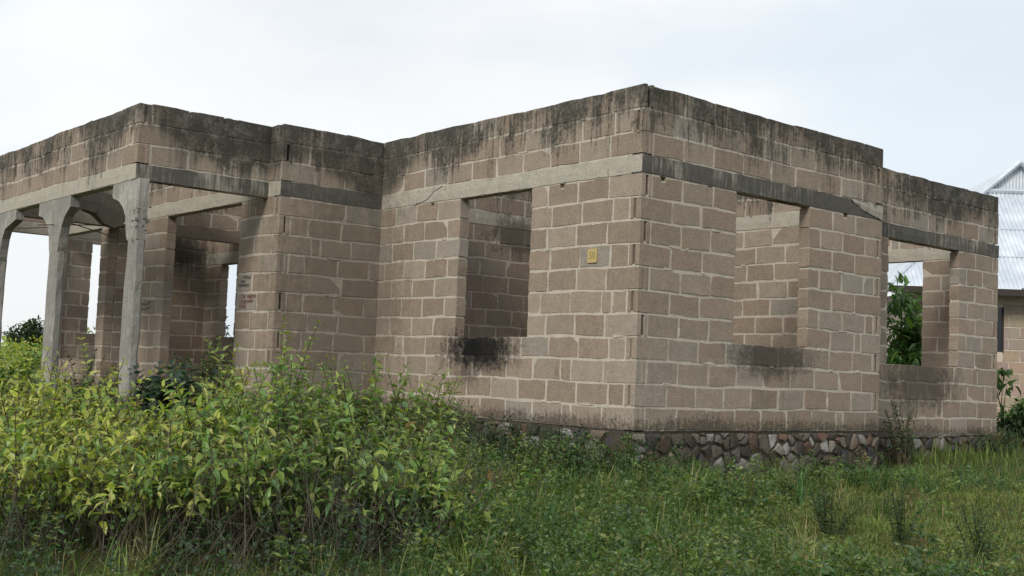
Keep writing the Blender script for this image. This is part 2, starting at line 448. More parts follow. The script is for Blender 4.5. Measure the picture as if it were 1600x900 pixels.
def wall(axis, c, s0, s1, zb=0.0, nb=11, na=3, openings=(), t=.15, lo=None, hi=None, seed=1, holes=(), beam_dark=False,
         beam=True, beam_lo=0.0, beam_hi=0.0, rate=1.0, z_from=None, groove=.75, name='wall', label=None, beam_col=CONC, skip=()):
    """one masonry wall: mortar core, courses of blocks, ring beam, courses above it.
    lo/hi: (phase, thickness) where the end at s0/s1 is an outside corner; phase says on which courses this wall's blocks run through."""
    r = random.Random(seed); mp_ = mapper(axis, c)
    mpb = lambda s, z, d: mp_(s, z + .0065*math.sin(1.9*s + seed + z*1.3) + .004*math.sin(5.3*s + z*2.1 + seed*2), d)
    zbeam = zb + nb*BLK; ztop0 = zbeam + (.2 if beam else 0); ztop = ztop0 + na*BLK
    z0 = zb if z_from is None else z_from
    core = MB()
    cut = list(openings) + [(h[0], h[1], zbeam - h[2], zbeam) for h in holes] + list(skip)
    cs0 = s0 + (.148 if lo is not None else 0); cs1 = s1 - (.148 if hi is not None else 0)
    core_mesh(core, mp_, cs0, cs1, z0, ztop - .012, t - .012, [(o[0]-.012 if o not in skip else o[0], o[1]+.012 if o not in skip else o[1], o[2] - (.012 if o in openings else 0), o[3]) for o in cut], MORT)
    rows = [(zb + k*BLK, k) for k in range(nb)] + [(ztop0 + k*BLK, nb+1+k) for k in range(na)]
    blocks = []
    for z, k in rows:
        if z + BLK < z0 + .02: continue
        za, zc = z + .013 + r.uniform(-.005, .004), z + BLK - .014 + r.uniform(-.004, .005)
        if k == nb + na: zc = z + BLK + r.uniform(-.012, .010)
        a, e = s0, s1
        fix_lo = fix_hi = False
        if lo is not None:
            if (k + lo) % 2 == 0: fix_lo = True
            else: a = s0 + .15 + .016
            # corner bedding mortar
            if k < nb + na and axis == 'x': core.add(*boxm(mp_, s0 + .003, s0 + .1475, zc - .004, zc + .030, .003, .146), MORT)
        if hi is not None:
            if (k + hi) % 2 == 0: fix_hi = True
            else:
                e = s1 - .15 - .016
                # end of the block that runs back into the return, with its hollow groove
                tn_ = tone(r)
                for u_, v_ in ((s1 - .15, s1 - .097 + r.uniform(-.01, .008)), (s1 - .052 + r.uniform(-.01, .008), s1)):
                    fb = block_mb(mp_, u_, v_, za, zc, t, r, None, .004, tn_); core.add(fb.v, fb.f, tn_)
                core.add(*boxm(mp_, s1 - .149, s1 - .001, za + .002, zc - .002, .105, .140), tn_)
            if k < nb + na: core.add(*boxm(mp_, s1 - .1475, s1 - .003, zc - .004, zc + .030, .003, .146), MORT)
        segs = [(a, e)]
        for o in list(openings) + list(skip):
            if o[2] < (za+zc)/2 < o[3]:
                ns = []
                for p, q in segs:
                    if o[1] <= p or o[0] >= q: ns.append((p, q)); continue
                    if o[0] > p + .03: ns.append((p, o[0]))
                    if o[1] < q - .03: ns.append((o[1], q))
                segs = ns
        for p, q in segs:
            cuts = [p]
            ph = .245*(k % 2) + r.uniform(-.03, .03)
            x = p + (.485 if (fix_lo and p == s0) else (.485 - ph if ph > .12 else .485))
            while x < q - .14:
                cuts.append(x)
                x += .49 + r.uniform(-.02, .025)
                if r.random() < .05: x -= .33
            if len(cuts) > 1 and q - cuts[-1] < .10: cuts.pop()
            cuts.append(q)
            for i in range(len(cuts)-1):
                u = cuts[i] + (.012 + r.uniform(-.004, .005) if i > 0 else (.002 if p != s0 else 0))
                v = cuts[i+1] - (.012 + r.uniform(-.004, .005) if i < len(cuts)-2 else (.002 if q != s1 else 0))
                if v - u < .03: continue
                nt = None
                for h in holes:
                    if abs(zc - zbeam) < .05 and u + .02 < h[0] and h[1] < v - .02: nt = (h[0], h[1], h[2])
                if fix_lo and p == s0 and i == 0: mb = corner_mb(mpb, -1, s0, v, za, zc, t, r, groove)
                elif fix_hi and q == s1 and i == len(cuts)-2: mb = corner_mb(mpb, 1, u, s1, za, zc, t, r)
                else: mb = block_mb(mpb, u, v, za, zc, t, r, nt)
                pc = Vector(mp_((u+v)/2, (za+zc)/2, 0)); dv = pc - CAM
                nrm = Vector((-1, 0, 0)) if axis == 'x' else Vector((0, -1, 0))
                sz = (v-u)*(zc-za)*max(.02, -nrm.dot(dv.normalized()))/dv.length_squared*rate
                blocks.append((sz, mb))
                if r.random() < .22:                      # mortar squeezed out over the block edges
                    L_ = r.uniform(.06, .30); H_ = r.uniform(.03, .055); k_ = r.random()
                    if k_ < .75: cs_, cz_ = r.uniform(u, v), (za - .012 if r.random() < .6 else zc + .012)
                    else: cs_, cz_, L_, H_ = (u if r.random() < .5 else v), r.uniform(za + .05, zc - .05), r.uniform(.03, .045), r.uniform(.08, .2)
                    if cs_ - L_/2 > p + .02 and cs_ + L_/2 < q - .02 and cz_ + H_/2 < (ztop if z > zbeam else zbeam) - .012 and cz_ - H_/2 > z0 + .01 and not any(o[0] - .03 < cs_ + L_/2 and o[1] + .03 > cs_ - L_/2 and o[2] - .03 < cz_ + H_/2 and o[3] + .03 > cz_ - H_/2 for o in cut):
                        nn = 11; ring = [(cs_ + math.cos(2*math.pi*w_/nn)*L_/2*r.uniform(.75, 1.1), cz_ + math.sin(2*math.pi*w_/nn)*H_/2*r.uniform(.6, 1.15)) for w_ in range(nn)]
                        km = r.uniform(.86, 1.04)
                        core.add([mp_(a_, e_, .004) for a_, e_ in ring] + [mp_(cs_ + (a_-cs_)*.8, cz_ + (e_-cz_)*.8, -.0065 - r.uniform(0, .003)) for a_, e_ in ring],
                                 [(w_, (w_+1) % nn, nn + (w_+1) % nn, nn + w_) for w_ in range(nn)] + [tuple(range(nn, 2*nn))], tuple(c_*km for c_ in MORT))
    o = core.build(name, M_mortar, house)
    if label: o['label'] = label
    for sz, mb in blocks: pool.append((sz, mb, o))
    if beam:
        bo = beam_mb(mp_, s0 + beam_lo, s1 + beam_hi, zbeam, zbeam + .2, t, r, col=beam_col).build('ring_beam', M_beam_dark if beam_dark else M_beam, house)
        bo['label'] = 'dark algae stained concrete ring beam' if beam_dark else 'pale cast concrete ring beam'
    return o

def boxm(mp_, s0, s1, z0, z1, d0, d1):
    q = [mp_(s0, z0, d0), mp_(s1, z0, d0), mp_(s1, z1, d0), mp_(s0, z1, d0), mp_(s0, z0, d1), mp_(s1, z0, d1), mp_(s1, z1, d1), mp_(s0, z1, d1)]
    return q, [(0,1,2,3), (7,6,5,4), (0,3,7,4), (1,5,6,2), (0,4,5,1), (3,2,6,7)]

XS, XE, RC, ZB = 4.545, 8.53, .48, -.09
Y1, X2, X4, Y3 = 4.97, -1.58, -3.39, 5.30
# front wall of the main block (window, number plate), inner corner at y = Y1
wall('x', 0, 0, Y1, lo=0, openings=[(1.78, 3.16, 1.0, 2.75)], seed=3, beam_lo=.1485, beam_hi=.0,
     holes=[(3.73, 3.80, .05), (1.215, 1.285, .05), (.315, .385, .055)], skip=[(2.72, 3.06, .76, 1.0)], name='front_wall')
# right wall of the main block
wall('y', 0, 0, XS, lo=1, hi=0, openings=[(1.58, 2.97, 1.0, 2.75)], seed=8, beam_dark=True, beam_lo=-.009, beam_hi=.012,
     holes=[(.295, .365, .05), (1.075, 1.145, .05), (3.695, 3.765, .05)], name='side_wall')
# its lower, set-back end
wall('y', RC, XS, XE, zb=ZB, openings=[(5.47, 7.36, .91, 2.66)], hi=1, seed=12, beam_dark=True, beam_lo=.151, beam_hi=.012, name='side_wall')
# wall facing the viewer between the inner corner and the porch, with return into the house
wall('y', Y1, X2, -.002, lo=0, seed=5, groove=.45, beam_dark=True, beam_lo=-.009, beam_hi=-.012, name='side_wall')
wall('y', Y1, .152, XE - .16, seed=25, rate=.8, name='partition_wall', openings=[(5.2, 6.1, 0, 2.5)])
# wall with the writing, doorway, pier and wide opening behind the porch
wall('x', X2, Y1, 13.28, lo=1, openings=[(6.05, 8.47, -.1, 2.75), (9.75, 10.81, -.1, 2.75), (11.15, 13.22, .42, 2.75)], seed=6,
     beam_lo=.1485, name='front_wall')
# rooms behind the porch
wall('y', 10.81, X2 + .153, .2, seed=31, rate=.7, name='partition_wall')
wall('x', .2, Y1 + .153, 10.81, openings=[(9.62, 10.22, .95, 2.27)], nb=9, na=5, seed=32, rate=.7, name='back_wall')
wall('y', 9.36, X2 + .153, .197, zb=-.2, nb=11, na=3, openings=[(X2 + .1, .3, -.3, 2.55)], seed=33, rate=.8, name='partition_wall', beam_col=(.22, .18, .145))
wall('y', 13.28, X2, .2, openings=[(-.94, .0, .92, 2.68)], seed=34, nb=11, rate=.8, name='end_wall')
# partition and end wall inside the main block, seen through the side windows
wall('x', XS - .151, .153, Y1 - .003, seed=41, rate=.9, name='partition_wall')
wall('x', XE - .17, RC + .153, Y1 - .003, zb=ZB, openings=[(1.67, 3.3, .91, 2.66)], seed=42, rate=.9, name='end_wall')
# porch parapet: cast beams on the columns with three courses above
def parapet(axis, c, s0, s1, seed, lo=None, dark=False, blo=0.0):
    wall(axis, c, s0, s1, nb=11, na=3, seed=seed, lo=lo, openings=[(s0-.2, s1+.2, -1, 2.75)], z_from=2.75, groove=.25, beam_dark=dark, beam_lo=blo, name='porch_parapet')
parapet('x', X4, Y3, 13.4, 51, lo=0, blo=.1485)
parapet('y', Y3, X4, X2 - .002, 52, lo=1, dark=True, blo=-.009)
parapet('y', 13.25, X4 + .153, X2 - .002, 53)

for x_, y_ in ((0, 0), (X2, Y1), (X4, Y3)):
    b = MB(); r = random.Random(int(y_*7)+2); n = 6
    vs = []
    for i in range(n+1):
        y = y_ - .0105 + .160*i/n
        vs += [(x_ - .0135, y, 2.758 + r.uniform(-.006, .006)), (x_ - .0150 + r.uniform(-.001, .001), y, 2.85), (x_ - .0135, y, 2.945 + r.uniform(-.008, .006)), (x_ - .0095, y, 2.945), (x_ - .0095, y, 2.76)]
    fs = [(i*5+k, i*5+(k+1) % 5, i*5+5+(k+1) % 5, i*5+5+k) for i in range(n) for k in range(5)] + [(0, 1, 2, 3, 4), tuple(range(n*5, n*5+5))]
    b.add(vs, fs, CONC); b.build('render_skin', M_beam, house)

# lean cross beam of the porch at the third column, and the broken one at the second with bare rods
bm_ = beam_mb(mapper('y', 10.55), X4 + .15, X2 - .002, 2.74, 2.95, .2, random.Random(3), proud=0, col=(.25, .22, .18), rough=.01)
bm_.build('cross_beam', M_beam, house)
def jag_beam():
    b = MB(); r = random.Random(4); mp_ = mapper('y', 8.02)
    prof = [(X4+.15, 2.50, 2.93), (-3.05, 2.66, 2.94), (-2.86, 2.60, 2.93), (-2.72, 2.48, 2.91), (-2.58, 2.44, 2.90), (-2.47, 2.46, 2.86), (-2.40, 2.55, 2.80)]
    vs = []
    for s, a, e in prof:
        vs += [mp_(s, a + r.uniform(-.015, .015), 0), mp_(s + r.uniform(-.03, .03), (a+e)/2, -.012 + r.uniform(-.012, .012)), mp_(s, e, 0), mp_(s, e, .19), mp_(s, a, .19)]
    fs = []
    for i in range(len(prof)-1):
        for k in range(5): fs.append((i*5+k, i*5+(k+1) % 5, i*5+5+(k+1) % 5, i*5+5+k))
    fs += [(4,3,2,1,0), tuple(range((len(prof)-1)*5, len(prof)*5))]
    b.add(vs, fs, (.24, .215, .18)); b.build('broken_beam', M_beam, house)
jag_beam()
for pts in ([(-3.62, 8.12, 2.36), (-2.9, 8.12, 2.44), (-2.2, 8.1, 2.47)], [(-3.2, 8.05, 2.43), (-2.75, 8.0, 2.33), (-2.52, 7.98, 2.26)], [(-3.30, 8.3, 2.38), (-3.75, 8.6, 2.33)]):
    b = MB(); b.tube(pts, .008, n=5, col=(.09, .06, .045)); b.build('steel_rod', M_rust, house)

# porch columns with corbelled heads
def column(y0, y1, left, right, lean=0.0):
    """y0..y1 shaft; left/right: corbel outline (y, z) above the shaft on either side"""
    r = random.Random(int(y0*10)); b = MB(); x0, x1 = X4 - .008, X4 + .125
    zs = [-.5, -.1, .15, .4, .62, .85, 1.07, 1.3, 1.5, 1.7, 1.88, 2.02]
    # shaft with rounded, uneven arrises
    vs = []; nper = 8
    for z in zs:
        k = .028
        for a, c in ((x0, y0+k), (x0+k, y0), (x1-k, y0), (x1, y0+k), (x1, y1-k), (x1-k, y1), (x0+k, y1), (x0, y1-k)):
            vs.append((a + r.uniform(-.009, .009), c + r.uniform(-.009, .009), z))
    fs = [(i*8+k, i*8+(k+1) % 8, i*8+8+(k+1) % 8, i*8+8+k) for i in range(len(zs)-1) for k in range(8)]
    fs.append(tuple(range(88, 96)))
    b.add(vs, fs, (.44, .42, .385))
    sh = b.build('column', M_column, house)
    sh['label'] = 'plastered porch column with corbelled head'
    h = MB(); prof = left + right
    q = [(x0 + .006, a, z) for a, z in prof]; q2 = [(x1 - .006, a, z) for a, z in prof]
    n = len(prof)
    h.add(q + q2, [tuple(range(n))[::-1], tuple(range(n, 2*n))] + [(i, (i+1) % n, n+(i+1) % n, n+i) for i in range(n)], (.44, .42, .38))
    h.build('corbel', M_column, sh)
column(5.17, 5.46, [(5.17, 2.0), (5.46, 2.0)], [(5.50, 2.06), (5.54, 2.2), (5.56, 2.31), (5.66, 2.43), (5.80, 2.52), (5.99, 2.57), (6.02, 2.60), (6.02, 2.752), (5.17, 2.752)])
def corb(y0, y1, ra, rb):
    L = [(y1, 2.0), (y1+.03, 2.12), (y1+.06, 2.26), (y1+.18, 2.42), (y1+.36, 2.53), (rb, 2.57), (rb, 2.752)]
    Rr = [(ra, 2.752), (ra, 2.60), (y0-.20, 2.48), (y0-.09, 2.34), (y0-.04, 2.18), (y0-.02, 2.06), (y0, 2.0)]
    return L, Rr
a_, b_ = corb(7.93, 8.27, 7.53, 8.82); column(7.93, 8.27, a_, b_)
a_, b_ = corb(10.58, 10.9, 9.87, 11.5); column(10.58, 10.9, a_, b_)
a_, b_ = corb(12.95, 13.27, 12.3, 13.4); column(12.95, 13.27, a_, b_)

# crumbled concrete on the corner column
cr = MB(); r = random.Random(77)
for i in range(26):
    z = r.gauss(2.2, .13); y = 5.175 + r.uniform(-.012, .14); x = X4 + r.uniform(-.02, .15)
    if r.random() < .6: y = 5.168
    else: x = X4 - .006
    s = r.uniform(.010, .034)
    d = [Vector((r.gauss(0,1), r.gauss(0,1), r.gauss(0,1))).normalized()*s*r.uniform(.7, 1.2) for _ in range(6)]
    o = Vector((x, y, z))
    cr.add([o+Vector((s,0,0))+d[0]*.4, o-Vector((s,0,0))+d[1]*.4, o+Vector((0,s*.6,0))+d[2]*.3, o-Vector((0,s*.5,0))+d[3]*.2, o+Vector((0,0,s))+d[4]*.6, o-Vector((0,0,s))+d[5]*.6] , [(0,2,4),(2,1,4),(1,3,4),(3,0,4),(2,0,5),(1,2,5),(3,1,5),(0,3,5)], (.33, .31, .28))
tag(cr.build('crumbled_concrete', M_column, house), kind='stuff')

# soot-blackened broken block under the front window
b = MB(); b.box((.075, 2.70, .74), (.135, 3.08, .97), (.06, .055, .05)); b.build('broken_block', M_block, house)

# floors inside and under the porch
b = MB(); b.box((.16, .16, -.3), (XS-.16, Y1-.01, -.02), (.16, .12, .085)); b.box((XS, RC+.16, -.5), (XE-.18, Y1-.01, -.11), (.16, .12, .085)); b.box((X2+.16, Y1+.16, -.3), (.19, 13.2, -.02), (.16, .12, .085))
b.build('floor', M_soil_mortar, house)

# blocks: the 300 that show largest are parts of their wall, the rest one part
pool.sort(key=lambda q: -q[0])
for i, (sz, mb, par) in enumerate(pool[:298]):
    mb.build('block', M_block, par)
rest = MB()
for sz, mb, par in pool[298:]: rest.add(mb.v, mb.f); rest.c[-len(mb.v):] = mb.c
tag(rest.build('blockwork', M_block, house), kind='stuff')

# crack in the front beam
b = MB(); r = random.Random(9)
pts = [(-.0145, 3.55, 2.95), (-.0155, 3.66, 2.915), (-.0155, 3.74, 2.89), (-.0155, 3.80, 2.85), (-.0155, 3.88, 2.80), (-.0150, 4.02, 2.775), (-.0145, 4.16, 2.757)]
b.tube(pts, .004, .003, 4, (.10, .09, .08)); b.build('crack', M_soil_mortar, house)

# pale mortar smear on the right end of the dark side beam
b = MB(); r = random.Random(19)
vs = []; top = []; bot = []
for i in range(9):
    s = 3.80 + i*.092
    top.append((s, -.018, 2.945 + r.uniform(-.01, .01))); k = i/8
    bot.append((s, -.018, 2.945 - .19*k**.7 + r.uniform(-.012, .012)))
vs = top + bot; ctr = [(a[0], -.026, (a[2]+c[2])/2) for a, c in zip(top, bot)]
n = 9
fs = [(i, i+1, 2*n+i+1, 2*n+i) for i in range(8)] + [(2*n+i, 2*n+i+1, n+i+1, n+i) for i in range(8)]
b.add(vs + ctr, fs, (.40, .36, .31)); b.build('mortar_smear', M_mortar, house)

# ------------------------------------------------------------------ rubble plinth
def clip(poly, p, n):
    out = []
    for i in range(len(poly)):
        a, c = poly[i], poly[(i+1) % len(poly)]
        da = (a[0]-p[0])*n[0] + (a[1]-p[1])*n[1]; dc = (c[0]-p[0])*n[0] + (c[1]-p[1])*n[1]
        if da <= 0: out.append(a)
        if da*dc < 0:
            t = da/(da-dc); out.append((a[0]+(c[0]-a[0])*t, a[1]+(c[1]-a[1])*t))
    return out
STONE = [(.26, .25, .235), (.36, .35, .33), (.16, .14, .12), (.10, .085, .07), (.17, .105, .078), (.21, .165, .13), (.075, .07, .075), (.27, .245, .205), (.13, .095, .07), (.34, .33, .31), (.06, .055, .048), (.09, .08, .065), (.15, .13, .11)]
def plinth(axis, c, s0, s1, z0, z1, seed, dens=1.0):
    r = random.Random(seed); mp_ = mapper(axis, c)
    b = MB(); n = int((s1-s0)/.12)
    vs = []
    for i in range(n+1):
        s = s0 + (s1-s0)*i/n
        vs += [mp_(s, z0, .03), mp_(s, (z0+z1)/2 + r.uniform(-.03, .03), .02 + r.uniform(-.012, .012)), mp_(s, z1 + (r.uniform(-.004, 0)), .015)]
    fs = [(i*3+k, i*3+3+k, i*3+4+k, i*3+1+k) for i in range(n) for k in range(2)]
    b.add(vs, fs, (.085, .073, .058)); b.box(mp_(s0, z0, .05), mp_(s1, z1-.006, .3), (.085, .073, .058))
    o = b.build('plinth', M_soil_mortar, house)
    H = z1 - z0; L = s1 - s0
    pts = []
    tries = 0
    while len(pts) < L*H*34*dens and tries < 6000:
        tries += 1
        p = (r.uniform(s0, s1), r.uniform(z0, z1)); rad = .108 if p[1] < z1 - .13 else .06
        rad *= r.choice([.7, .8, 1.0, 1.3, 1.9])*r.uniform(.9, 1.15)
        if all((p[0]-q[0])**2 + ((p[1]-q[1])*1.1)**2 > max(rad, q[2])**2 for q in pts): pts.append((*p, rad))
    for p in pts:
        poly = [(s0, z0), (s1, z0), (s1, z1 - .012), (s0, z1 - .012)]
        for q in sorted(pts, key=lambda q: (q[0]-p[0])**2 + (q[1]-p[1])**2)[1:14]:
            poly = clip(poly, ((p[0]+q[0])/2, (p[1]+q[1])/2), (q[0]-p[0], q[1]-p[1]))
            if len(poly) < 3: break
        if len(poly) < 3: continue
        cx = sum(a[0] for a in poly)/len(poly); cz = sum(a[1] for a in poly)/len(poly)
        rr = max(max(math.hypot(a[0]-cx, a[1]-cz) for a in poly), .02)
        if rr > .3: poly = [(cx+(a-cx)*.3/rr, cz+(e-cz)*.3/rr) for a, e in poly]
        gap = r.uniform(.004, .024)
        poly2 = []
        for i in range(len(poly)):          # cut the corners
            a, e = poly[i], poly[(i+1) % len(poly)]
            for t in ((.08, .92) if r.random() < .6 else (.2, .8)): poly2.append((a[0]+(e[0]-a[0])*t, a[1]+(e[1]-a[1])*t))
        pp = []
        for a, e in poly2:
            d = math.hypot(a-cx, e-cz); k = max(.35, 1 - gap/max(d, .01)) * r.uniform(.9, 1.02); pp.append((cx+(a-cx)*k, cz+(e-cz)*k))
        n = len(pp); st = r.uniform(.004, .02); ks = r.uniform(.72, .92); tl = (r.uniform(-.15, .15), r.uniform(-.2, .15))
        vs = [mp_(a, e, .05) for a, e in pp] + [mp_(cx+(a-cx)*.97, cz+(e-cz)*.97, .012) for a, e in pp]
        vs += [mp_(cx+(a-cx)*ks*r.uniform(.85, 1.1), cz+(e-cz)*ks*r.uniform(.85, 1.1), -st + tl[0]*(a-cx) + tl[1]*(e-cz)) for a, e in pp]
        vs.append(mp_(cx + r.uniform(-.02, .02), cz + r.uniform(-.02, .02), -st - r.uniform(0, .012)))
        fs = []
        for i in range(n):
            k = (i+1) % n
            fs += [(i, k, n+k, n+i), (n+i, n+k, 2*n+k, 2*n+i), (2*n+i, 2*n+k, 3*n)]
        k = r.uniform(.8, 1.15); col = tuple(q*k for q in r.choice(STONE))
        sb = MB(); sb.add(vs, fs, col); sb.build('stone', M_stone, o)
plinth('y', -.005, -.03, XS + .01, -.80, -.004, 61)
plinth('y', RC - .005, XS + .012, XE + .02, -.80, ZB - .004, 62, .8)
plinth('x', -.005, .0, Y1, -.80, -.004, 63, .6)
b = MB(); b.box((X2 + .02, Y1 + .02, -.6), (-.01, Y1 + .3, -.006), (.085, .073, .058)); b.box((X2 + .02, Y1 + .02, -.6), (X2 + .3, 6.03, -.012), (.085, .073, .058))
b.build('plinth', M_soil_mortar, house)
# proud cement lip under the lowest course on the set-back end
b = beam_mb(mapper('y', RC), XS + .02, 7.4, ZB - .03, ZB + .035, .1, random.Random(5), proud=.02, col=(.36, .34, .30), rough=.012)
b.build('cement_lip', M_mortar, house)

# ------------------------------------------------------------------ writing on the walls
def strokes(name, lines, mp_, wid, col, parent):
    b = MB()
    for ln in lines:
        for i in range(len(ln)-1):
            (a, e), (c, f) = ln[i], ln[i+1]
            dx, dz = c-a, f-e; L = math.hypot(dx, dz) or 1
            nx, nz_ = -dz/L*wid/2, dx/L*wid/2
            q = [(a+nx, e+nz_), (c+nx, f+nz_), (c-nx, f-nz_), (a-nx, e-nz_)]
            b.add([mp_(s, z, -.0125 - .0002*(i % 3)) for s, z in q], [(0, 1, 2, 3)], col)
    return b.build(name, M_paint, parent)
def scribble(r, y0, y1, z0, h, slope=0):
    """hand-written looking strokes running from y0 (left) to y1 along a line, letter by letter"""
    out = []; y = y0; step = h*.62*(1 if y1 > y0 else -1)
    while (y1-y)*(1 if y1 > y0 else -1) > 0:
        k = r.choice('ulnceos')
        P = {'u': [(0, 1), (.1, 0), (.5, 0), (.6, 1), (.65, 0)], 'l': [(.2, 1.6), (.2, 0), (.5, .1)], 'n': [(0, 0), (0, 1), (.4, 1), (.55, 0)],
             'c': [(.6, .9), (.1, .8), (0, .3), (.3, 0), (.6, .15)], 'e': [(0, .5), (.6, .6), (.3, 1), (0, .5), (.2, 0), (.6, .1)],
             'o': [(.3, 1), (0, .5), (.3, 0), (.6, .5), (.3, 1)], 's': [(.6, 1), (.1, .8), (.55, .35), (0, 0)]}[k]
        out.append([(y + px*step*1.2, z0 + pz*h + slope*(y-y0) + r.uniform(-.004, .004)) for px, pz in P])
        y += step*1.25
    return out
mw = mapper('x', X2); r = random.Random(21)
ln = scribble(r, 5.88, 5.80, 1.425, .05) + scribble(r, 5.72, 5.50, 1.43, .035) + scribble(r, 5.90, 5.74, 1.355, .045) + scribble(r, 5.72, 5.55, 1.37, .025) + scribble(r, 5.92, 5.78, 1.295, .045)
tag(strokes('graffiti', ln, mw, .009, (.19, .075, .065), house), 'red hand-painted writing')
ln = scribble(r, 5.85, 5.66, 1.70, .03, .1) + scribble(r, 5.92, 5.82, 1.64, .03) + scribble(r, 5.98, 5.70, 1.585, .035)
tag(strokes('graffiti', ln, mw, .009, (.10, .11, .12), house), 'faint dark hand writing')
tag(strokes('graffiti', [[(9.32, 1.40), (9.2, 1.42), (9.05, 1.40), (8.9, 1.46)], [(9.28, 1.34), (9.1, 1.33), (8.9, 1.37)]], mw, .016, (.10, .085, .075), house), 'two dark brush strokes')

# ------------------------------------------------------------------ number plate
pl = empty('house_number_plate', (-.012, .70, 1.80))
tag(pl, 'small yellow square plate with the number 50 fixed to the front block wall', 'number plate')
b = MB(); b.box((-.021, .628, 1.81), (-.007, .772, 1.965), (.46, .36, .16)); b.build('plate', M_paint, pl)
def text_mesh(txt, size, ext):
    cu = bpy.data.curves.new('digits', 'FONT'); cu.body = txt; cu.size = size; cu.extrude = ext
    cu.align_x = 'CENTER'; cu.align_y = 'CENTER'; cu.resolution_u = 2
    o = bpy.data.objects.new('digits', cu); COL.objects.link(o)
    dg = bpy.context.evaluated_depsgraph_get(); me = bpy.data.meshes.new_from_object(o.evaluated_get(dg))
    bpy.data.objects.remove(o); return me
me = text_mesh('50', .105, .001); me.materials.clear(); me.materials.append(M_paint)
a = me.attributes.new('col', 'FLOAT_COLOR', 'POINT')
for d in a.data: d.color = (.27, .215, .085, 1)
dg = link('digits', me, (-.0225, .70, 1.888), pl); dg.rotation_euler = (R(90), 0, R(-90)); dg.scale = (.92, 1.12, 1)

# ------------------------------------------------------------------ neighbour's house
def metal_roof():
    t = NT('galvanised_sheet'); P = t.pos(); n = t.noise(P, 2.5, 4)
    c = t.mix(t.smooth(n, .3, .7), (.55, .60, .66), (.70, .74, .79))
    return t.done(t.principled(c, t.math('ADD', .38, t.math('MULTIPLY', n, .2)), .5, None, .35))
M_roof = metal_roof()
def plain(name, col, rough=.8, spec=.3):
    t = NT(name); n = t.noise(t.pos(), 6, 4); return t.done(t.principled(t.mix(n, tuple(q*.85 for q in col), tuple(q*1.15 for q in col)), rough, spec))
M_dark = plain('dark_glass', (.012, .014, .018), .15, .5)
M_wood = plain('dark_timber', (.05, .04, .035))

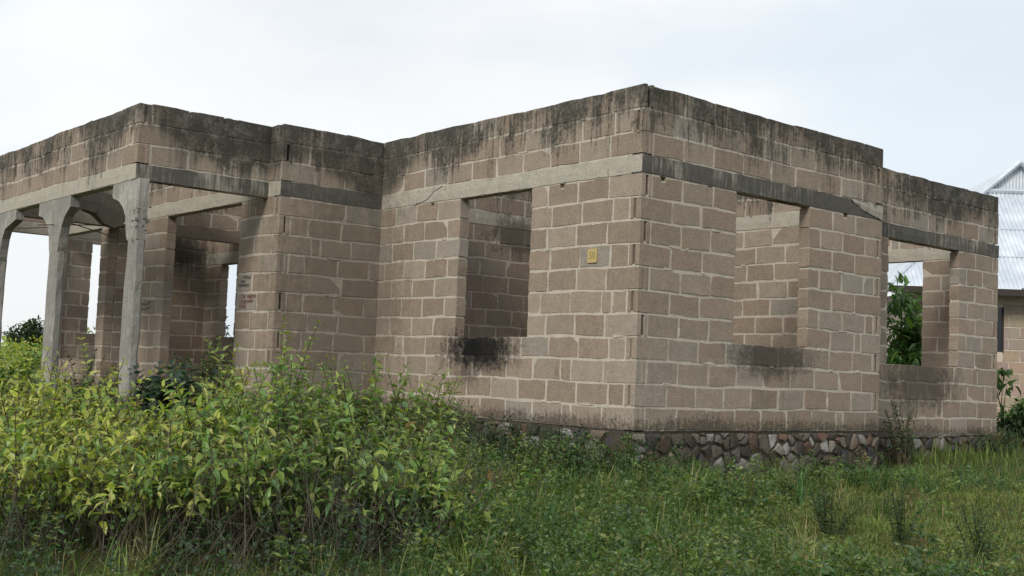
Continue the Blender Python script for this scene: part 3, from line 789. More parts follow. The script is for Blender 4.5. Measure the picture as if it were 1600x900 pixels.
def neighbour():
    yaw = R(-128.0 + 0)
    # local frame: u along the eave facing the viewer, v away from the viewer
    C0 = Vector((16.28, 3.35, -.35))                       # below the middle of the near hip
    u = Vector((.72, -.694, 0)).normalized(); v = Vector((.694, .72, 0)).normalized()
    def W(a, d, z): p = C0 + u*a + v*d; return (p.x, p.y, z)
    h = empty('neighbour_house', W(0, 0, -.35))
    tag(h, 'block house with a pale corrugated metal roof standing beyond the right end', 'house')
    HW, E, PK = 3.55, 2.80, 5.95                            # half width to the eave, eave height, ridge height
    gb = 5.28                                              # foot of the gablet
    run = 3.9                                              # depth of the hip up to the gablet foot
    def hip_pt(a, z):                                      # on the near hip slope
        return W(a, -.55 + (z-E)/(gb-E)*run*.62, z)
    wg = HW*(PK-gb)/(PK-E)
    # near hip slope as corrugated sheet
    r_ = MB(); n = 150; vs = []
    for i in range(n+1):
        a = -HW + 2*HW*i/n
        zt = min(gb, PK - abs(a)/HW*(PK-E))
        o = .022*math.sin(i*math.pi/1.0*.999 + .5) if True else 0
        o = .02 if i % 2 else -.02
        p0 = Vector(hip_pt(a, E)) + Vector((0, 0, o)); p1 = Vector(hip_pt(a, max(zt, E + .001))) + Vector((0, 0, o))
        vs += [p0, p1]
    r_.add(vs, [(2*i, 2*i+2, 2*i+3, 2*i+1) for i in range(n)], (.6, .6, .6))
    r_.build('roof_sheet', M_roof, h)
    dd = -.55 + run*.62
    # gablet
    g = MB(); n = 40; vs = []
    for i in range(n+1):
        a = -wg + 2*wg*i/n; o = .012 if i % 2 else -.012
        vs += [W(a, dd + .02 + o, gb), W(a, dd + .02 + o, gb + (1-abs(a)/wg)*(PK-gb) + .001)]
    g.add(vs, [(2*i, 2*i+2, 2*i+3, 2*i+1) for i in range(n)], (.6, .6, .6)); g.build('gablet', M_roof, h)
    # verge and hip cappings, gablet boards
    for sgn in (-1, 1):
        c = MB(); c.tube([hip_pt(sgn*HW, E), Vector(W(sgn*wg, dd, gb)) + Vector((0, 0, .03)), W(0, dd - .05, PK + .03)], .06, n=6); c.build('hip_cap', M_roof, h)
        s_ = MB(); L = 9.0
        s_.add([W(sgn*HW, -.55, E), W(sgn*HW, L, E), W(0, L, PK), W(0, dd, PK), W(sgn*wg, dd, gb)], [(0, 1, 2, 3, 4)], (.6, .6, .6)); s_.build('roof_sheet', M_roof, h)
        v_ = MB(); v_.tube([W(sgn*wg*1.25, dd - .12, gb - .12), W(0, dd - .12, PK + .02)], .05, n=4); v_.build('barge_board', M_roof, h)
    k_ = MB(); k_.tube([W(-wg*1.1, dd - .06, gb + .01), W(wg*1.1, dd - .06, gb + .01)], .05, n=4); k_.build('flashing', M_roof, h)
    for z in (3.55, 4.25):
        a = HW*(PK-z)/(PK-E); k_ = MB(); k_.tube([Vector(hip_pt(-a, z)) + Vector((0, 0, .01)), Vector(hip_pt(a, z)) + Vector((0, 0, .01))], .014, n=4); k_.build('sheet_lap', M_roof, h)
    f = MB(); f.add([W(-HW, -.57, E - .02), W(HW, -.57, E - .02), W(HW, -.57, E - .16), W(-HW, -.57, E - .16), W(-HW, -.50, E - .02), W(HW, -.50, E - .02), W(HW, -.50, E - .16), W(-HW, -.50, E - .16)], [(0,1,2,3),(7,6,5,4),(0,4,5,1),(2,6,7,3)], (.05, .04, .035)); f.build('fascia', M_wood, h)
    # walls
    hw = HW - .5; wb = MB()
    q = [W(-hw, 0, -.6), W(hw, 0, -.6), W(hw, 8.5, -.6), W(-hw, 8.5, -.6), W(-hw, 0, E - .1), W(hw, 0, E - .1), W(hw, 8.5, E - .1), W(-hw, 8.5, E - .1)]
    wb.add(q, [(0,1,5,4),(1,2,6,5),(2,3,7,6),(3,0,4,7),(4,5,6,7)], (.56, .48, .41)); wo_ = wb.build('wall', M_mortar2, h)
    rr = random.Random(5)
    mpw = lambda s, z, d: W(s, d, z)
    win = [(-2.15, -.98, 1.46, 2.42), (.9, 1.9, 1.46, 2.42)]
    for k in range(13):
        z = -.5 + k*.25; s = -hw + (.0 if k % 2 else -.24)
        while s < hw - .05:
            a, e = max(s, -hw), min(s + .475, hw); s += .49
            if e - a < .06 or z + .23 > E - .12: continue
            skip = False
            for w_ in win:
                if w_[2] - .1 < z + .12 < w_[3] + .1 and e > w_[0] and a < w_[1]:
                    if a < w_[0] - .06: e = w_[0] - .01
                    elif e > w_[1] + .06: a = w_[1] + .01
                    else: skip = True
            if skip: continue
            nb_ = block_mb(mpw, a, e, z + .008, z + .24, .05, rr, None, .008, tuple(q*rr.uniform(.9, 1.1) for q in (.36, .275, .22))); nb_.build('block', M_block2, wo_)
    for w_ in win:
        d = MB(); q = [W(w_[0], -.012, w_[2]), W(w_[1], -.012, w_[2]), W(w_[1], -.012, w_[3]), W(w_[0], -.012, w_[3])]; d.add(q, [(0, 1, 2, 3)], (.02,)*3)
        wi = d.build('window', M_dark, h)
        for k in range(3):
            s_ = w_[0] + (w_[1]-w_[0])*k/2
            bar = MB(); bar.tube([W(s_, -.03, w_[2]), W(s_, -.03, w_[3])], .018, n=4, col=(.06, .05, .05)); bar.build('frame_bar', M_wood, wi)
M_mortar2 = simple('neighbour_mortar', (30, .5, .01), .9, .1, .2, 6)
M_block2 = simple('neighbour_block', (40, .4, .006), .9, .1, .25, 9)
neighbour()

# ------------------------------------------------------------------ vegetation
LT = np.array([(0, 0, 0), (.28, .5, .05), (.28, 0, -.015), (.28, -.5, .05), (.66, .36, .0), (.66, 0, -.07), (.66, -.36, .0), (1, 0, -.20)])
LF = [(0, 2, 1), (0, 3, 2), (1, 2, 5, 4), (2, 3, 6, 5), (4, 5, 7), (5, 6, 7)]
LT4 = np.array([(0, 0, 0), (.45, .5, .03), (.45, -.5, .03), (1, 0, -.12)])
LF4 = [(0, 2, 1), (1, 2, 3)]

def norm(a): return a / np.maximum(np.linalg.norm(a, axis=-1, keepdims=True), 1e-9)

def inst(T, F, pos, dr, upv, size, wid, droop=1.0):
    """copies of a leaf template as arrays: verts, loops, totals"""
    n = len(pos); dr = norm(dr); side = norm(np.cross(upv, dr)); u = np.cross(dr, side)
    size = np.asarray(size)[:, None, None]; wid = np.asarray(wid)[:, None]
    x, y, z = T[:, 0][None], T[:, 1][None], T[:, 2][None]
    V = pos[:, None] + size*(x[..., None]*dr[:, None] + (y*wid)[..., None]*side[:, None] + (z*droop)[..., None]*u[:, None])
    k = len(T); lo = np.array([i for f in F for i in f]); tot = np.array([len(f) for f in F])
    loops = (np.arange(n)[:, None]*k + lo[None]).ravel(); totals = np.tile(tot, n)
    return V.reshape(-1, 3), loops, totals

class Acc:
    def __init__(s): s.V = []; s.L = []; s.T = []; s.C = []; s.n = 0
    def add(s, V, L, T, C):
        s.V.append(V); s.L.append(L + s.n); s.T.append(T); s.C.append(C); s.n += len(V)
    def build(s, name, mat, parent=None, origin=(0, 0, 0), smooth=False):
        V = np.concatenate(s.V) - np.array(origin)
        me = fast_mesh(name, V, np.concatenate(s.L), np.concatenate(s.T), mat, np.concatenate(s.C), smooth)
        return link(name, me, origin, parent)

PAL = {
 'yellow': np.array([(.46, .50, .085), (.38, .45, .08), (.28, .39, .085), (.50, .49, .15), (.18, .28, .08)]),
 'green': np.array([(.20, .33, .09), (.15, .27, .08), (.27, .38, .09), (.34, .41, .10), (.10, .20, .065)]),
 'dark': np.array([(.032, .065, .024), (.04, .08, .026), (.028, .055, .024), (.055, .095, .03)]),
 'blue': np.array([(.026, .06, .042), (.032, .075, .046), (.022, .05, .038), (.05, .095, .04)]),
 'tree': np.array([(.05, .12, .03), (.07, .16, .035), (.04, .09, .026), (.11, .21, .05)]),
 'dry': np.array([(.17, .125, .07), (.13, .09, .05), (.20, .16, .09), (.11, .10, .04), (.13, .13, .045)]),
 'lime': np.array([(.17, .23, .05), (.14, .2, .045), (.20, .25, .06), (.1, .16, .04)]),
}
leaf_protos = {}
def leaf_proto(pal, i):
    k = (pal, i)
    if k not in leaf_protos:
        c = PAL[pal][i % len(PAL[pal])]
        leaf_protos[k] = fast_mesh('leaf', LT*np.array([1, .46, 1]), [q for f in LF for q in f], [len(f) for f in LF], M_leaf, np.tile(c, (8, 1)))
    return leaf_protos[k]

def plant(name, label, cat, x, y, ztop, rad, pal, n_stem=9, leaf=.065, wid=.45, seed=0, group=None, low=.3, singles=30, node=.034, arch=.5,
          twigs=4, droop=1.0, pal2=None, young=.0, stemcol=(.10, .085, .05), spread=1.0, tint=1.0):
    """leafy plant: arching stems with pairs of leaves at every node, side twigs, tip tufts"""
    g = np.random.default_rng(seed + 100); base = np.array([x, y, float(gz(x, y)) - .03]); H = ztop - base[2]
    root = empty(name, tuple(base)); tag(root, label, cat, group)
    st = Acc(); P = []; D = []; S = []; CI = []
    Cp = PAL[pal]
    def stem(p0, d0, L, r0, leaves_from, nodes, scale):
        n = 9; pts = [p0]; d = d0.copy()
        side = norm(np.array([d0[0], d0[1], 0.]) + g.normal(0, .2, 3)*np.array([1, 1, .2]))
        for i in range(n):
            d = norm(d + arch*.12*side*(i/n) + g.normal(0, .05, 3) - np.array([0, 0, arch*.05*(i/n)]))
            pts.append(pts[-1] + d*L/n)
        pts = np.array(pts)
        # tube
        k = 4; rr = np.linspace(r0, r0*.35, n+1)
        ang = np.arange(k)*2*np.pi/k
        tn = norm(np.gradient(pts, axis=0)); a = norm(np.cross(tn, np.array([.3, .5, .8]))); b = np.cross(tn, a)
        V = (pts[:, None] + rr[:, None, None]*(np.cos(ang)[None, :, None]*a[:, None] + np.sin(ang)[None, :, None]*b[:, None])).reshape(-1, 3)
        i, j = np.meshgrid(np.arange(n), np.arange(k), indexing='ij')
        q = np.stack([i*k+j, i*k+(j+1) % k, (i+1)*k+(j+1) % k, (i+1)*k+j], -1).reshape(-1)
        st.add(V, q, np.full(n*k, 4), np.tile(np.array(stemcol)*g.uniform(.7, 1.3), (len(V), 1)))
        # leaves in opposite pairs
        m_ = max(2, int(L*(1-leaves_from)/node))
        tt = np.linspace(leaves_from, 1, m_)
        idx = np.clip(tt*n, 0, n-1e-6); i0 = idx.astype(int); fr = (idx-i0)[:, None]
        pp = pts[i0]*(1-fr) + pts[i0+1]*fr; td = tn[i0]
        for q_, (p, t_, u_) in enumerate(zip(pp, td, tt)):
            ax = norm(np.cross(t_, np.array([.1, .2, .97])) + 1e-6); bx = np.cross(t_, ax)
            for sgn in (1, -1):
                o = (ax if q_ % 2 else bx)*sgn
                if g.random() < .12: continue
                dd = o + t_*(.25 + .5*u_*u_) + g.normal(0, .22, 3) - np.array([0, 0, .05])
                sz = leaf*scale*g.uniform(.5, 1.3)*(1 - .42*max(0, (u_-.78)/.22))
                P.append(p); D.append(dd); S.append(sz); CI.append((u_, p[2]))
        return pts, tn
    for s in range(n_stem):
        a = g.uniform(0, 2*np.pi); q = np.sqrt(g.uniform(0, 1))
        lean = g.uniform(.0, .75)*spread
        p0 = base + np.array([np.cos(a), np.sin(a), 0])*rad*.35*q
        d0 = norm(np.array([np.cos(a)*lean*rad/H*1.2, np.sin(a)*lean*rad/H*1.2, 1.]))
        L = H*g.uniform(.72, 1.02)*np.sqrt(1 + (lean*rad/H)**2) if s else H*1.03
        if s == 0: d0 = norm(np.array([g.normal(0, .08), g.normal(0, .08), 1]))
        pts, tn = stem(p0, d0, L, .007*(.7 + H*.35), low + g.uniform(-.05, .1), None, 1.0)
        for k in range(twigs):
            u_ = g.uniform(low*.8, .85); i = int(u_*8)
            b = g.uniform(0, 2*np.pi)
            dt = norm(tn[i]*.5 + np.array([np.cos(b), np.sin(b), .25])*.9)
            stem(pts[i], dt, rad*g.uniform(.45, 1.0)*(1.15 - .5*u_), .004, .15 if low < .4 else .34, None, .9)
    P = np.array(P); D = np.array(D); S = np.array(S); CI = np.array(CI); n = len(P)
    col = Cp[g.integers(0, len(Cp), n)]
    if pal2 is not None:
        m_ = g.random(n) < .25; C2 = PAL[pal2]; col[m_] = C2[g.integers(0, len(C2), m_.sum())]
    col = col*g.uniform(.62, 1.28, (n, 1))*tint
    dd_ = g.random(n) < .035; col[dd_] = np.array([.23, .16, .075])*g.uniform(.6, 1.2, (dd_.sum(), 1))
    if young: # tip leaves are younger and yellower
        yk = np.clip((CI[:, 0]-.7)/.3, 0, 1)[:, None]*young; col = col*(1-yk) + np.array([.24, .27, .07])*yk
    U = np.tile(np.array([-.15, -.1, 1.]), (n, 1)) + g.normal(0, .3, (n, 3))
    st.build('stem', M_bark, root, tuple(base))
    # the leaves that show largest (outer, towards the viewer) are parts, the rest one part
    if singles:
        toc = norm(np.array(CAM) - base); sc_ = (P-base)@toc + S*6 + (P[:, 2]-base[2])*.35 + g.normal(0, .05, n)
        order = np.argsort(-sc_); pick = order[:singles]
    else: pick = np.array([], int)
    mask = np.ones(n, bool); mask[pick] = False
    fo = Acc(); V, L, T = inst(LT, LF, P[mask], D[mask], U[mask], S[mask], np.full(mask.sum(), wid)*g.uniform(.85, 1.15, mask.sum()), droop)
    fo.add(V, L, T, np.repeat(col[mask], 8, 0))
    f = fo.build('foliage', M_leaf, root, tuple(base)); f['kind'] = 'stuff'
    for i in pick:
        me = leaf_proto(pal, int(g.integers(0, len(Cp))))
        dr = Vector(norm(D[i])); sd_ = Vector(U[i]).cross(dr).normalized(); uu = dr.cross(sd_)
        o = bpy.data.objects.new('leaf', me); COL.objects.link(o); o.parent = root
        mm = Matrix((dr, sd_, uu)).transposed().to_4x4()
        s_ = float(S[i])
        o.matrix_basis = Matrix.Translation(Vector(P[i]) - Vector(base)) @ mm @ Matrix.Diagonal((s_, s_*wid/.46, s_*droop, 1))
    return root

def dup_none(): pass

# the thicket in front of the porch: every shrub a thing
TH = [  # x, y, top, radius, palette, second palette, label
 (-5.89, 1.19, 0.56, .48, 'yellow', None, 'yellow green shrub at the far left behind the first, below the left porch opening'),
 (-5.49, 1.05, 0.66, .46, 'yellow', 'green', 'yellow green shrub with curling tips at the foot of the second porch column'),
 (-5.08, .90, 0.30, .44, 'yellow', 'green', 'yellow green shrub at the foot of the corner porch column'),
 (-4.69, .73, 0.34, .40, 'green', 'yellow', 'light green shrub between the corner porch column and the doorway'),
 (-4.41, .59, 0.72, .40, 'yellow', 'green', 'tall pale shrub below the narrow doorway left of the written wall'),
 (-4.06, .41, 0.99, .38, 'green', 'lime', 'tallest shrub with an upright sprig before the block wall with red writing'),
 (-3.67, .19, 0.62, .42, 'green', None, 'mid green shrub before the dark wall left of the inner corner'),
 (-3.28, -.06, 0.68, .36, 'green', 'lime', 'upright light green shrub in front of the inner corner of the walls'),
 (-2.98, -.26, 0.56, .32, 'lime', 'green', 'yellowish sprig shrub at the right end of the back row of the thicket'),
 (-6.09, .10, 0.48, .50, 'yellow', None, 'bright yellow green shrub at the left edge in the middle of the thicket'),
 (-5.63, -.07, 0.26, .46, 'yellow', 'dry', 'yellow green shrub with a few dry brown leaves in the middle of the thicket'),
 (-5.21, -.24, 0.26, .46, 'yellow', 'green', 'yellow leaved shrub right in front of the corner porch column base'),
 (-4.80, -.44, 0.56, .46, 'green', 'yellow', 'dense green shrub in the middle row below the written wall'),
 (-4.38, -.67, 0.54, .46, 'green', None, 'dense mid green shrub in the middle of the thicket with long leaves'),
 (-4.00, -.90, 0.54, .46, 'green', None, 'bushy green shrub in front of the wall left of the front window'),
 (-3.72, -1.10, 0.22, .46, 'green', 'lime', 'low green shrub at the right end of the middle row'),
 (-6.43, -.74, 0.20, .50, 'yellow', 'green', 'olive green shrub at the lower left corner of the picture'),
 (-6.02, -.88, 0.15, .48, 'yellow', 'green', 'olive green shrub in the front row with bare twigs below'),
 (-5.61, -1.05, 0.22, .48, 'green', 'yellow', 'broad leaved green shrub in the front row left of the centre of the thicket'),
 (-5.19, -1.25, 0.25, .48, 'green', 'yellow', 'green shrub in the front row over a dark tangle of dry stems'),
 (-4.77, -1.48, 0.22, .48, 'green', None, 'dark green shrub in the front row over bare stems'),
 (-4.36, -1.74, 0.14, .48, 'green', 'dark', 'low green shrub in the front row near the grass'),
 (-4.03, -1.98, 0.03, .46, 'green', 'lime', 'lowest shrub of the front row, beside the open grass'),
]
for i, (x, y, zt, rad, pal, p2, lab) in enumerate(TH):
    front = i >= 16
    plant('shrub', lab, 'shrub', x, y, zt, rad*1.02, pal, n_stem=12 if not front else 11, leaf=.096, wid=.43, seed=i*7+1, group='leafy shrubs of the thicket before the porch',
          low=.42 if not front else .40, singles=44, node=.048, arch=.85, twigs=7, droop=1.35, tint=(.82, 1.12, .95, 1.2, .88, 1.05, .78)[i % 7], pal2=p2, young=.45, stemcol=(.10, .085, .06))

# dry twigs in the shade under the front row
tw = Acc()
def twig_mass(name, label, cat, spots, seed, colr, n=60, L=(.3, .8), r=.0035):
    g = np.random.default_rng(seed); acc = Acc(); cx, cy = np.mean([s[0] for s in spots]), np.mean([s[1] for s in spots])
    for _ in range(n):
        sx_, sy_ = spots[g.integers(0, len(spots))]
        p = np.array([sx_ + g.normal(0, .22), sy_ + g.normal(0, .22), 0]); p[2] = gz(p[0], p[1])
        d = norm(np.array([g.normal(0, .55), g.normal(0, .55), 1])); k = 6; Ls = g.uniform(*L); pts = [p]
        for i in range(k):
            d = norm(d + g.normal(0, .13, 3)); pts.append(pts[-1] + d*Ls/k)
        pts = np.array(pts); rr = np.linspace(r, r*.4, k+1)*g.uniform(.7, 1.4); tn = norm(np.gradient(pts, axis=0))
        a = norm(np.cross(tn, np.array([.3, .5, .8]))); b = np.cross(tn, a); ang = np.arange(3)*2*np.pi/3
        V = (pts[:, None] + rr[:, None, None]*(np.cos(ang)[None, :, None]*a[:, None] + np.sin(ang)[None, :, None]*b[:, None])).reshape(-1, 3)
        i, j = np.meshgrid(np.arange(k), np.arange(3), indexing='ij')
        q = np.stack([i*3+j, i*3+(j+1) % 3, (i+1)*3+(j+1) % 3, (i+1)*3+j], -1).reshape(-1)
        acc.add(V, q, np.full(k*3, 4), np.tile(np.array(colr)*g.uniform(.6, 1.4), (len(V), 1)))
    return tag(acc.build(name, M_bark, None, (float(cx), float(cy), float(gz(cx, cy)))), label, cat, kind='stuff')
twig_mass('dry_stems', 'tangle of bare grey brown stems in the shade under the front shrubs', 'dry stems', [(x, y) for x, y, *_ in TH[16:23]] + [(-5.0, -1.75), (-5.5, -1.5), (-4.6, -1.95)], 5, (.095, .082, .066), 600, (.3, .95))

# weeds and bushes that stand apart
plant('bush', 'dark green bush growing against the plinth left of the soot stain', 'bush', -1.75, 1.35, .12, .42, 'dark', n_stem=16, leaf=.06, seed=301, low=.1, singles=20, twigs=6, pal2='green')
plant('weed', 'dark weed against the plinth below the soot stained window', 'weed', -.95, 1.75, -.02, .30, 'dark', n_stem=10, leaf=.045, wid=.3, seed=302, low=.05, singles=0)
plant('weed', 'dark feathery weed at the plinth right of the soot stained window', 'weed', -.55, 1.12, -.02, .30, 'dark', n_stem=10, leaf=.045, wid=.28, seed=303, low=.05, singles=0, pal2='blue')
plant('weed', 'dark upright weed by the plinth below the number plate', 'weed', -.35, .62, -.06, .26, 'dark', n_stem=9, leaf=.045, wid=.3, seed=304, low=.05, singles=0)
plant('weed', 'leafy dark green weed at the near corner of the plinth', 'weed', -.22, -.05, .0, .22, 'tree', n_stem=8, leaf=.065, wid=.4, seed=305, low=.15, singles=10, pal2='dark')
for i, (x, y, zt, rd, lab) in enumerate([
  (-.75, 4.3, .30, .42, 'dark green weed at the wall foot in the inner corner'),
  (-.80, 3.3, .30, .44, 'dark bushy weed at the wall foot left of the soot stain'),
  (-.85, 2.45, .28, .44, 'broad dark weed at the wall foot right under the soot stain'),
  (-1.10, 1.75, .22, .44, 'dark leafy weed in front of the plinth midway to the near corner'),
  (-1.0, .85, .14, .42, 'dark leafy weed in front of the plinth beneath the number plate'),
  (-.9, .15, .02, .34, 'low dark leafy weed just left of the near corner of the house'),
  (-1.55, .95, -.10, .34, 'mid green weed between the dark wall foot weeds and the dry plant')]):
    plant('weed', lab, 'weed', x, y, zt, rd, 'dark' if i != 6 else 'green', n_stem=22, leaf=.058, wid=.4, seed=340+i, low=.05, singles=6, twigs=5, pal2='green' if i % 2 else 'blue', group='weeds along the foot of the front wall')
plant('dead_weed', 'dry brown dying weed at the right end of the green thicket', 'dead plant', -2.55, -.72, -.27, .34, 'dry', n_stem=16, leaf=.045, wid=.35, seed=306, low=.1, singles=0, stemcol=(.2, .15, .1))
plant('weed', 'yellowing spindly weed standing before the plinth', 'weed', -1.42, -.37, -.10, .12, 'lime', n_stem=3, leaf=.06, seed=307, low=.35, singles=8)
plant('weed', 'pale green weed at the right tip of the thicket', 'weed', -2.85, -.73, -.06, .28, 'lime', n_stem=9, leaf=.055, seed=308, low=.2, singles=12, pal2='green')
plant('weed', 'tall thin pale weed with seed stalks in front of the stone plinth', 'weed', -.45, -2.0, -.22, .22, 'green', n_stem=7, leaf=.04, wid=.25, seed=309, low=.2, singles=0, pal2='dry')
plant('spiky_weed', 'dark branched spiky weed left of the short grass', 'weed', -.80, -3.0, -.22, .18, 'dark', n_stem=9, stemcol=(.04, .06, .025), leaf=.05, wid=.26, seed=310, low=.2, singles=0, node=.016, twigs=2, group='dark spiky weeds in the grass')
plant('spiky_weed', 'tall dark spiky weed in the middle of the short grass', 'weed', -.61, -3.52, -.16, .12, 'dark', n_stem=7, stemcol=(.04, .06, .025), leaf=.05, wid=.26, seed=311, low=.15, singles=0, node=.014, twigs=0, group='dark spiky weeds in the grass')
plant('spiky_weed', 'dark spiky weed at the right of the short grass', 'weed', -.69, -4.20, -.26, .15, 'dark', n_stem=9, stemcol=(.04, .06, .025), leaf=.05, wid=.26, seed=312, low=.15, singles=0, node=.016, twigs=1, group='dark spiky weeds in the grass')
plant('weed', 'dark bush rooted in the wall below the right window', 'bush', 5.50, .18, .42, .30, 'dark', n_stem=11, leaf=.06, wid=.4, seed=313, low=.25, singles=0, twigs=3, pal2='tree')
plant('bush', 'low dark bush at the far right end of the stone plinth', 'bush', 7.85, .10, .02, .42, 'dark', n_stem=15, leaf=.06, wid=.4, seed=314, low=.1, singles=0, pal2='blue')
plant('weed', 'low bright lime green bush in the near grass', 'weed', -2.30, -3.05, -.55, .26, 'lime', n_stem=12, leaf=.045, wid=.6, seed=315, low=.1, singles=14)
plant('weed', 'bright green weed at the lower right in the near grass', 'weed', -1.20, -4.55, -.55, .20, 'green', n_stem=9, leaf=.05, wid=.5, seed=316, low=.1, singles=8, pal2='lime')
plant('bush', 'dark blue green broad leaved bush in the porch right of the corner column', 'bush', -2.85, 5.02, .56, .52, 'blue', n_stem=20, leaf=.15, wid=.75, seed=317, low=.15, singles=60, node=.06)
plant('weed', 'tall green weeds in the doorway beside the written wall', 'weeds', -1.85, 6.35, .95, .45, 'dark', n_stem=15, leaf=.07, wid=.45, seed=318, low=.2, singles=0, pal2='green')
plant('weed', 'dark green bush behind the second porch column', 'bush', -2.95, 8.3, .72, .40, 'dark', n_stem=14, leaf=.07, seed=319, low=.15, singles=0, pal2='green')
plant('weed', 'small green bush between the two right porch columns', 'bush', -2.95, 6.9, .50, .36, 'dark', n_stem=13, leaf=.07, seed=320, low=.15, singles=0, pal2='tree')

# trees and bushes beyond the house
def crown_tree(name, label, cat, x, y, ztop, zlow, rad, pal, n, leaf, seed, wid=.45, lumps=14, trunk=.12, pal2=None):
    g = np.random.default_rng(seed); b0 = np.array([x, y, float(gz(x, y)) - .1]); root = empty(name, tuple(b0)); tag(root, label, cat)
    C = np.array([x, y, (ztop+zlow)/2]); hz = (ztop-zlow)/2
    cs = norm(g.normal(0, 1, (lumps, 3)))*g.uniform(.35, .8, (lumps, 1))*np.array([rad, rad, hz]) + C
    st = MB()
    for c in cs:
        mid = b0 + (C-b0)*.55 + g.normal(0, .06, 3)*rad
        st.tube([b0, b0*.5 + mid*.5 + g.normal(0, .03, 3)*rad, mid, (mid+c)/2 + g.normal(0, .06, 3)*rad, c], trunk, trunk*.12, 5, (.09, .075, .055))
    st.build('trunk', M_bark, root)
    k = g.integers(0, lumps, n); off = norm(g.normal(0, 1, (n, 3)))*(g.uniform(0, 1, (n, 1))**.45)
    P = cs[k] + off*np.array([rad, rad, hz])*.42*g.uniform(.75, 1.25, (lumps, 1))[k]
    D = off + g.normal(0, .5, (n, 3)) - np.array([0, 0, .35]); U = np.array([0, 0, 1.]) + g.normal(0, .4, (n, 3)) + off*.5
    Cp = PAL[pal]; col = Cp[g.integers(0, len(Cp), n)]*g.uniform(.75, 1.25, (n, 1))
    if pal2:
        m_ = off[:, 2] > .2; col[m_] = PAL[pal2][g.integers(0, len(PAL[pal2]), m_.sum())]
    a = Acc(); V, L, T = inst(LT, LF, P, D, U, leaf*g.uniform(.6, 1.3, n), np.full(n, wid), 1.2); a.add(V, L, T, np.repeat(col, 8, 0))
    tag(a.build('crown', M_leaf, root, tuple(C)), kind='stuff'); return root
crown_tree('bush', 'large yellow green bush beyond the porch, left of the second column', 'bush', -1.6, 16.6, 1.12, -.5, 1.5, 'green', 9000, .10, 401, pal2='yellow', lumps=22)
crown_tree('bush', 'yellow green bush at the left edge beyond the porch', 'bush', -3.2, 18.4, 1.2, -.5, 1.3, 'green', 5000, .10, 402, pal2='yellow')
crown_tree('tree', 'small dark round tree on the horizon beyond the porch', 'tree', 12.2, 58.0, 2.75, .2, 1.25, 'dark', 3500, .22, 403, lumps=12)
crown_tree('tree', 'young broad leaved tree seen through the right window', 'tree', 10.45, 3.25, 2.52, .2, .85, 'tree', 1100, .24, 404, wid=.34, lumps=16, trunk=.05)
crown_tree('sapling', 'thin sapling with a few bright leaves beside the right end of the house', 'sapling', 11.55, 1.95, 1.15, .55, .26, 'tree', 70, .2, 405, wid=.4, lumps=4, trunk=.02)
crown_tree('bush', 'dark green bush on the grass at the right edge', 'bush', 10.8, 1.15, .62, -.4, .62, 'dark', 2200, .11, 406, lumps=14, pal2='tree', trunk=.03)
crown_tree('bush', 'sparse sapling behind the small window of the room by the porch', 'sapling', .80, 11.6, 1.35, .2, .30, 'dark', 160, .09, 407, lumps=7, trunk=.012)
crown_tree('bush', 'bushy sapling beyond the end wall window of the porch room', 'sapling', -.15, 15.4, 1.30, .0, .5, 'green', 500, .11, 408, lumps=9, trunk=.02)

# ------------------------------------------------------------------ grass and low herbs (uncountable)
def in_house(x, y):
    return ((x > -.02) & (y > -.02) & (x < XS + .02)) | ((x > XS - .1) & (y > RC - .03) & (x < XE + .05) & (y < 5)) | ((x > X2 - .02) & (y > Y1 - .02)) & (x < XE) & (y < 13.3) | ((x > X4 - .1) & (y > Y3 - .1) & (x < 0) & (y < 13.3))
def scatter(n, seed, dmin=6.2, dmax=20, power=1.6, a0=-.56, a1=.80):
    g = np.random.default_rng(seed); d = dmin + (dmax-dmin)*g.random(n)**power; a = g.uniform(a0, a1, n)
    x = CAM.x + d*np.cos(_y - a); y = CAM.y + d*np.sin(_y - a)
    k = ~in_house(x, y); return x[k], y[k], g
def pnoise(x, y, s, ph):
    return (np.sin(x*s + ph) * np.cos(y*s*1.3 + ph*2) + np.sin((x+y)*s*.7 + ph*3) + np.sin((x*.6-y*1.1)*s*1.7 + ph)) / 3
def lawn(x, y):      # the short, yellowish grass at the right
    q = ((x - .9)/2.6)**2 + ((y + 3.3)/1.5)**2
    return sstep(1.5, .5, q + .35*pnoise(x, y, 1.7, 2))
def nearwall(x, y):
    return sstep(1.3, .1, np.where(x > 0, -y, np.where(y > 0, -x, np.hypot(x, y))))

x, y, g = scatter(178000, 21)
rc_ = (x - CAM.x)*.764 - (y - CAM.y)*.643; k_ = g.random(len(x)) > .90*sstep(-.30, -.75, rc_); x, y = x[k_], y[k_]
lw = lawn(x, y); nw = nearwall(x, y)
n = len(x); h = (.06 + .20*g.random(n)**1.8)*(1 - .62*lw)*(1 + .5*nw)*(1 + .5*pnoise(x, y, 2.3, 1)); rc_ = (x - CAM.x)*.764 - (y - CAM.y)*.643; h = h*(1 + .5*sstep(2.6, .8, rc_))*(1 - .6*nw*sstep(.2, 1.5, x)); h = np.maximum(h, .03)
az = g.uniform(0, 2*np.pi, n); lean = g.uniform(.1, .9, n)
p0 = np.stack([x, y, gz(x, y) - .01], -1)
dv = np.stack([np.cos(az)*lean, np.sin(az)*lean, np.ones(n)], -1); dv = norm(dv)
sd_ = np.stack([-np.sin(az), np.cos(az), np.zeros(n)], -1)*(.0022 + .003*g.random(n))[:, None]
tip = p0 + dv*h[:, None] + np.stack([np.cos(az), np.sin(az), -.6*np.ones(n)], -1)*(h*lean*.35)[:, None]
mid = p0 + dv*(h*.55)[:, None]
V = np.stack([p0 - sd_, p0 + sd_, mid + sd_*.8, mid - sd_*.8, tip], 1).reshape(-1, 3)
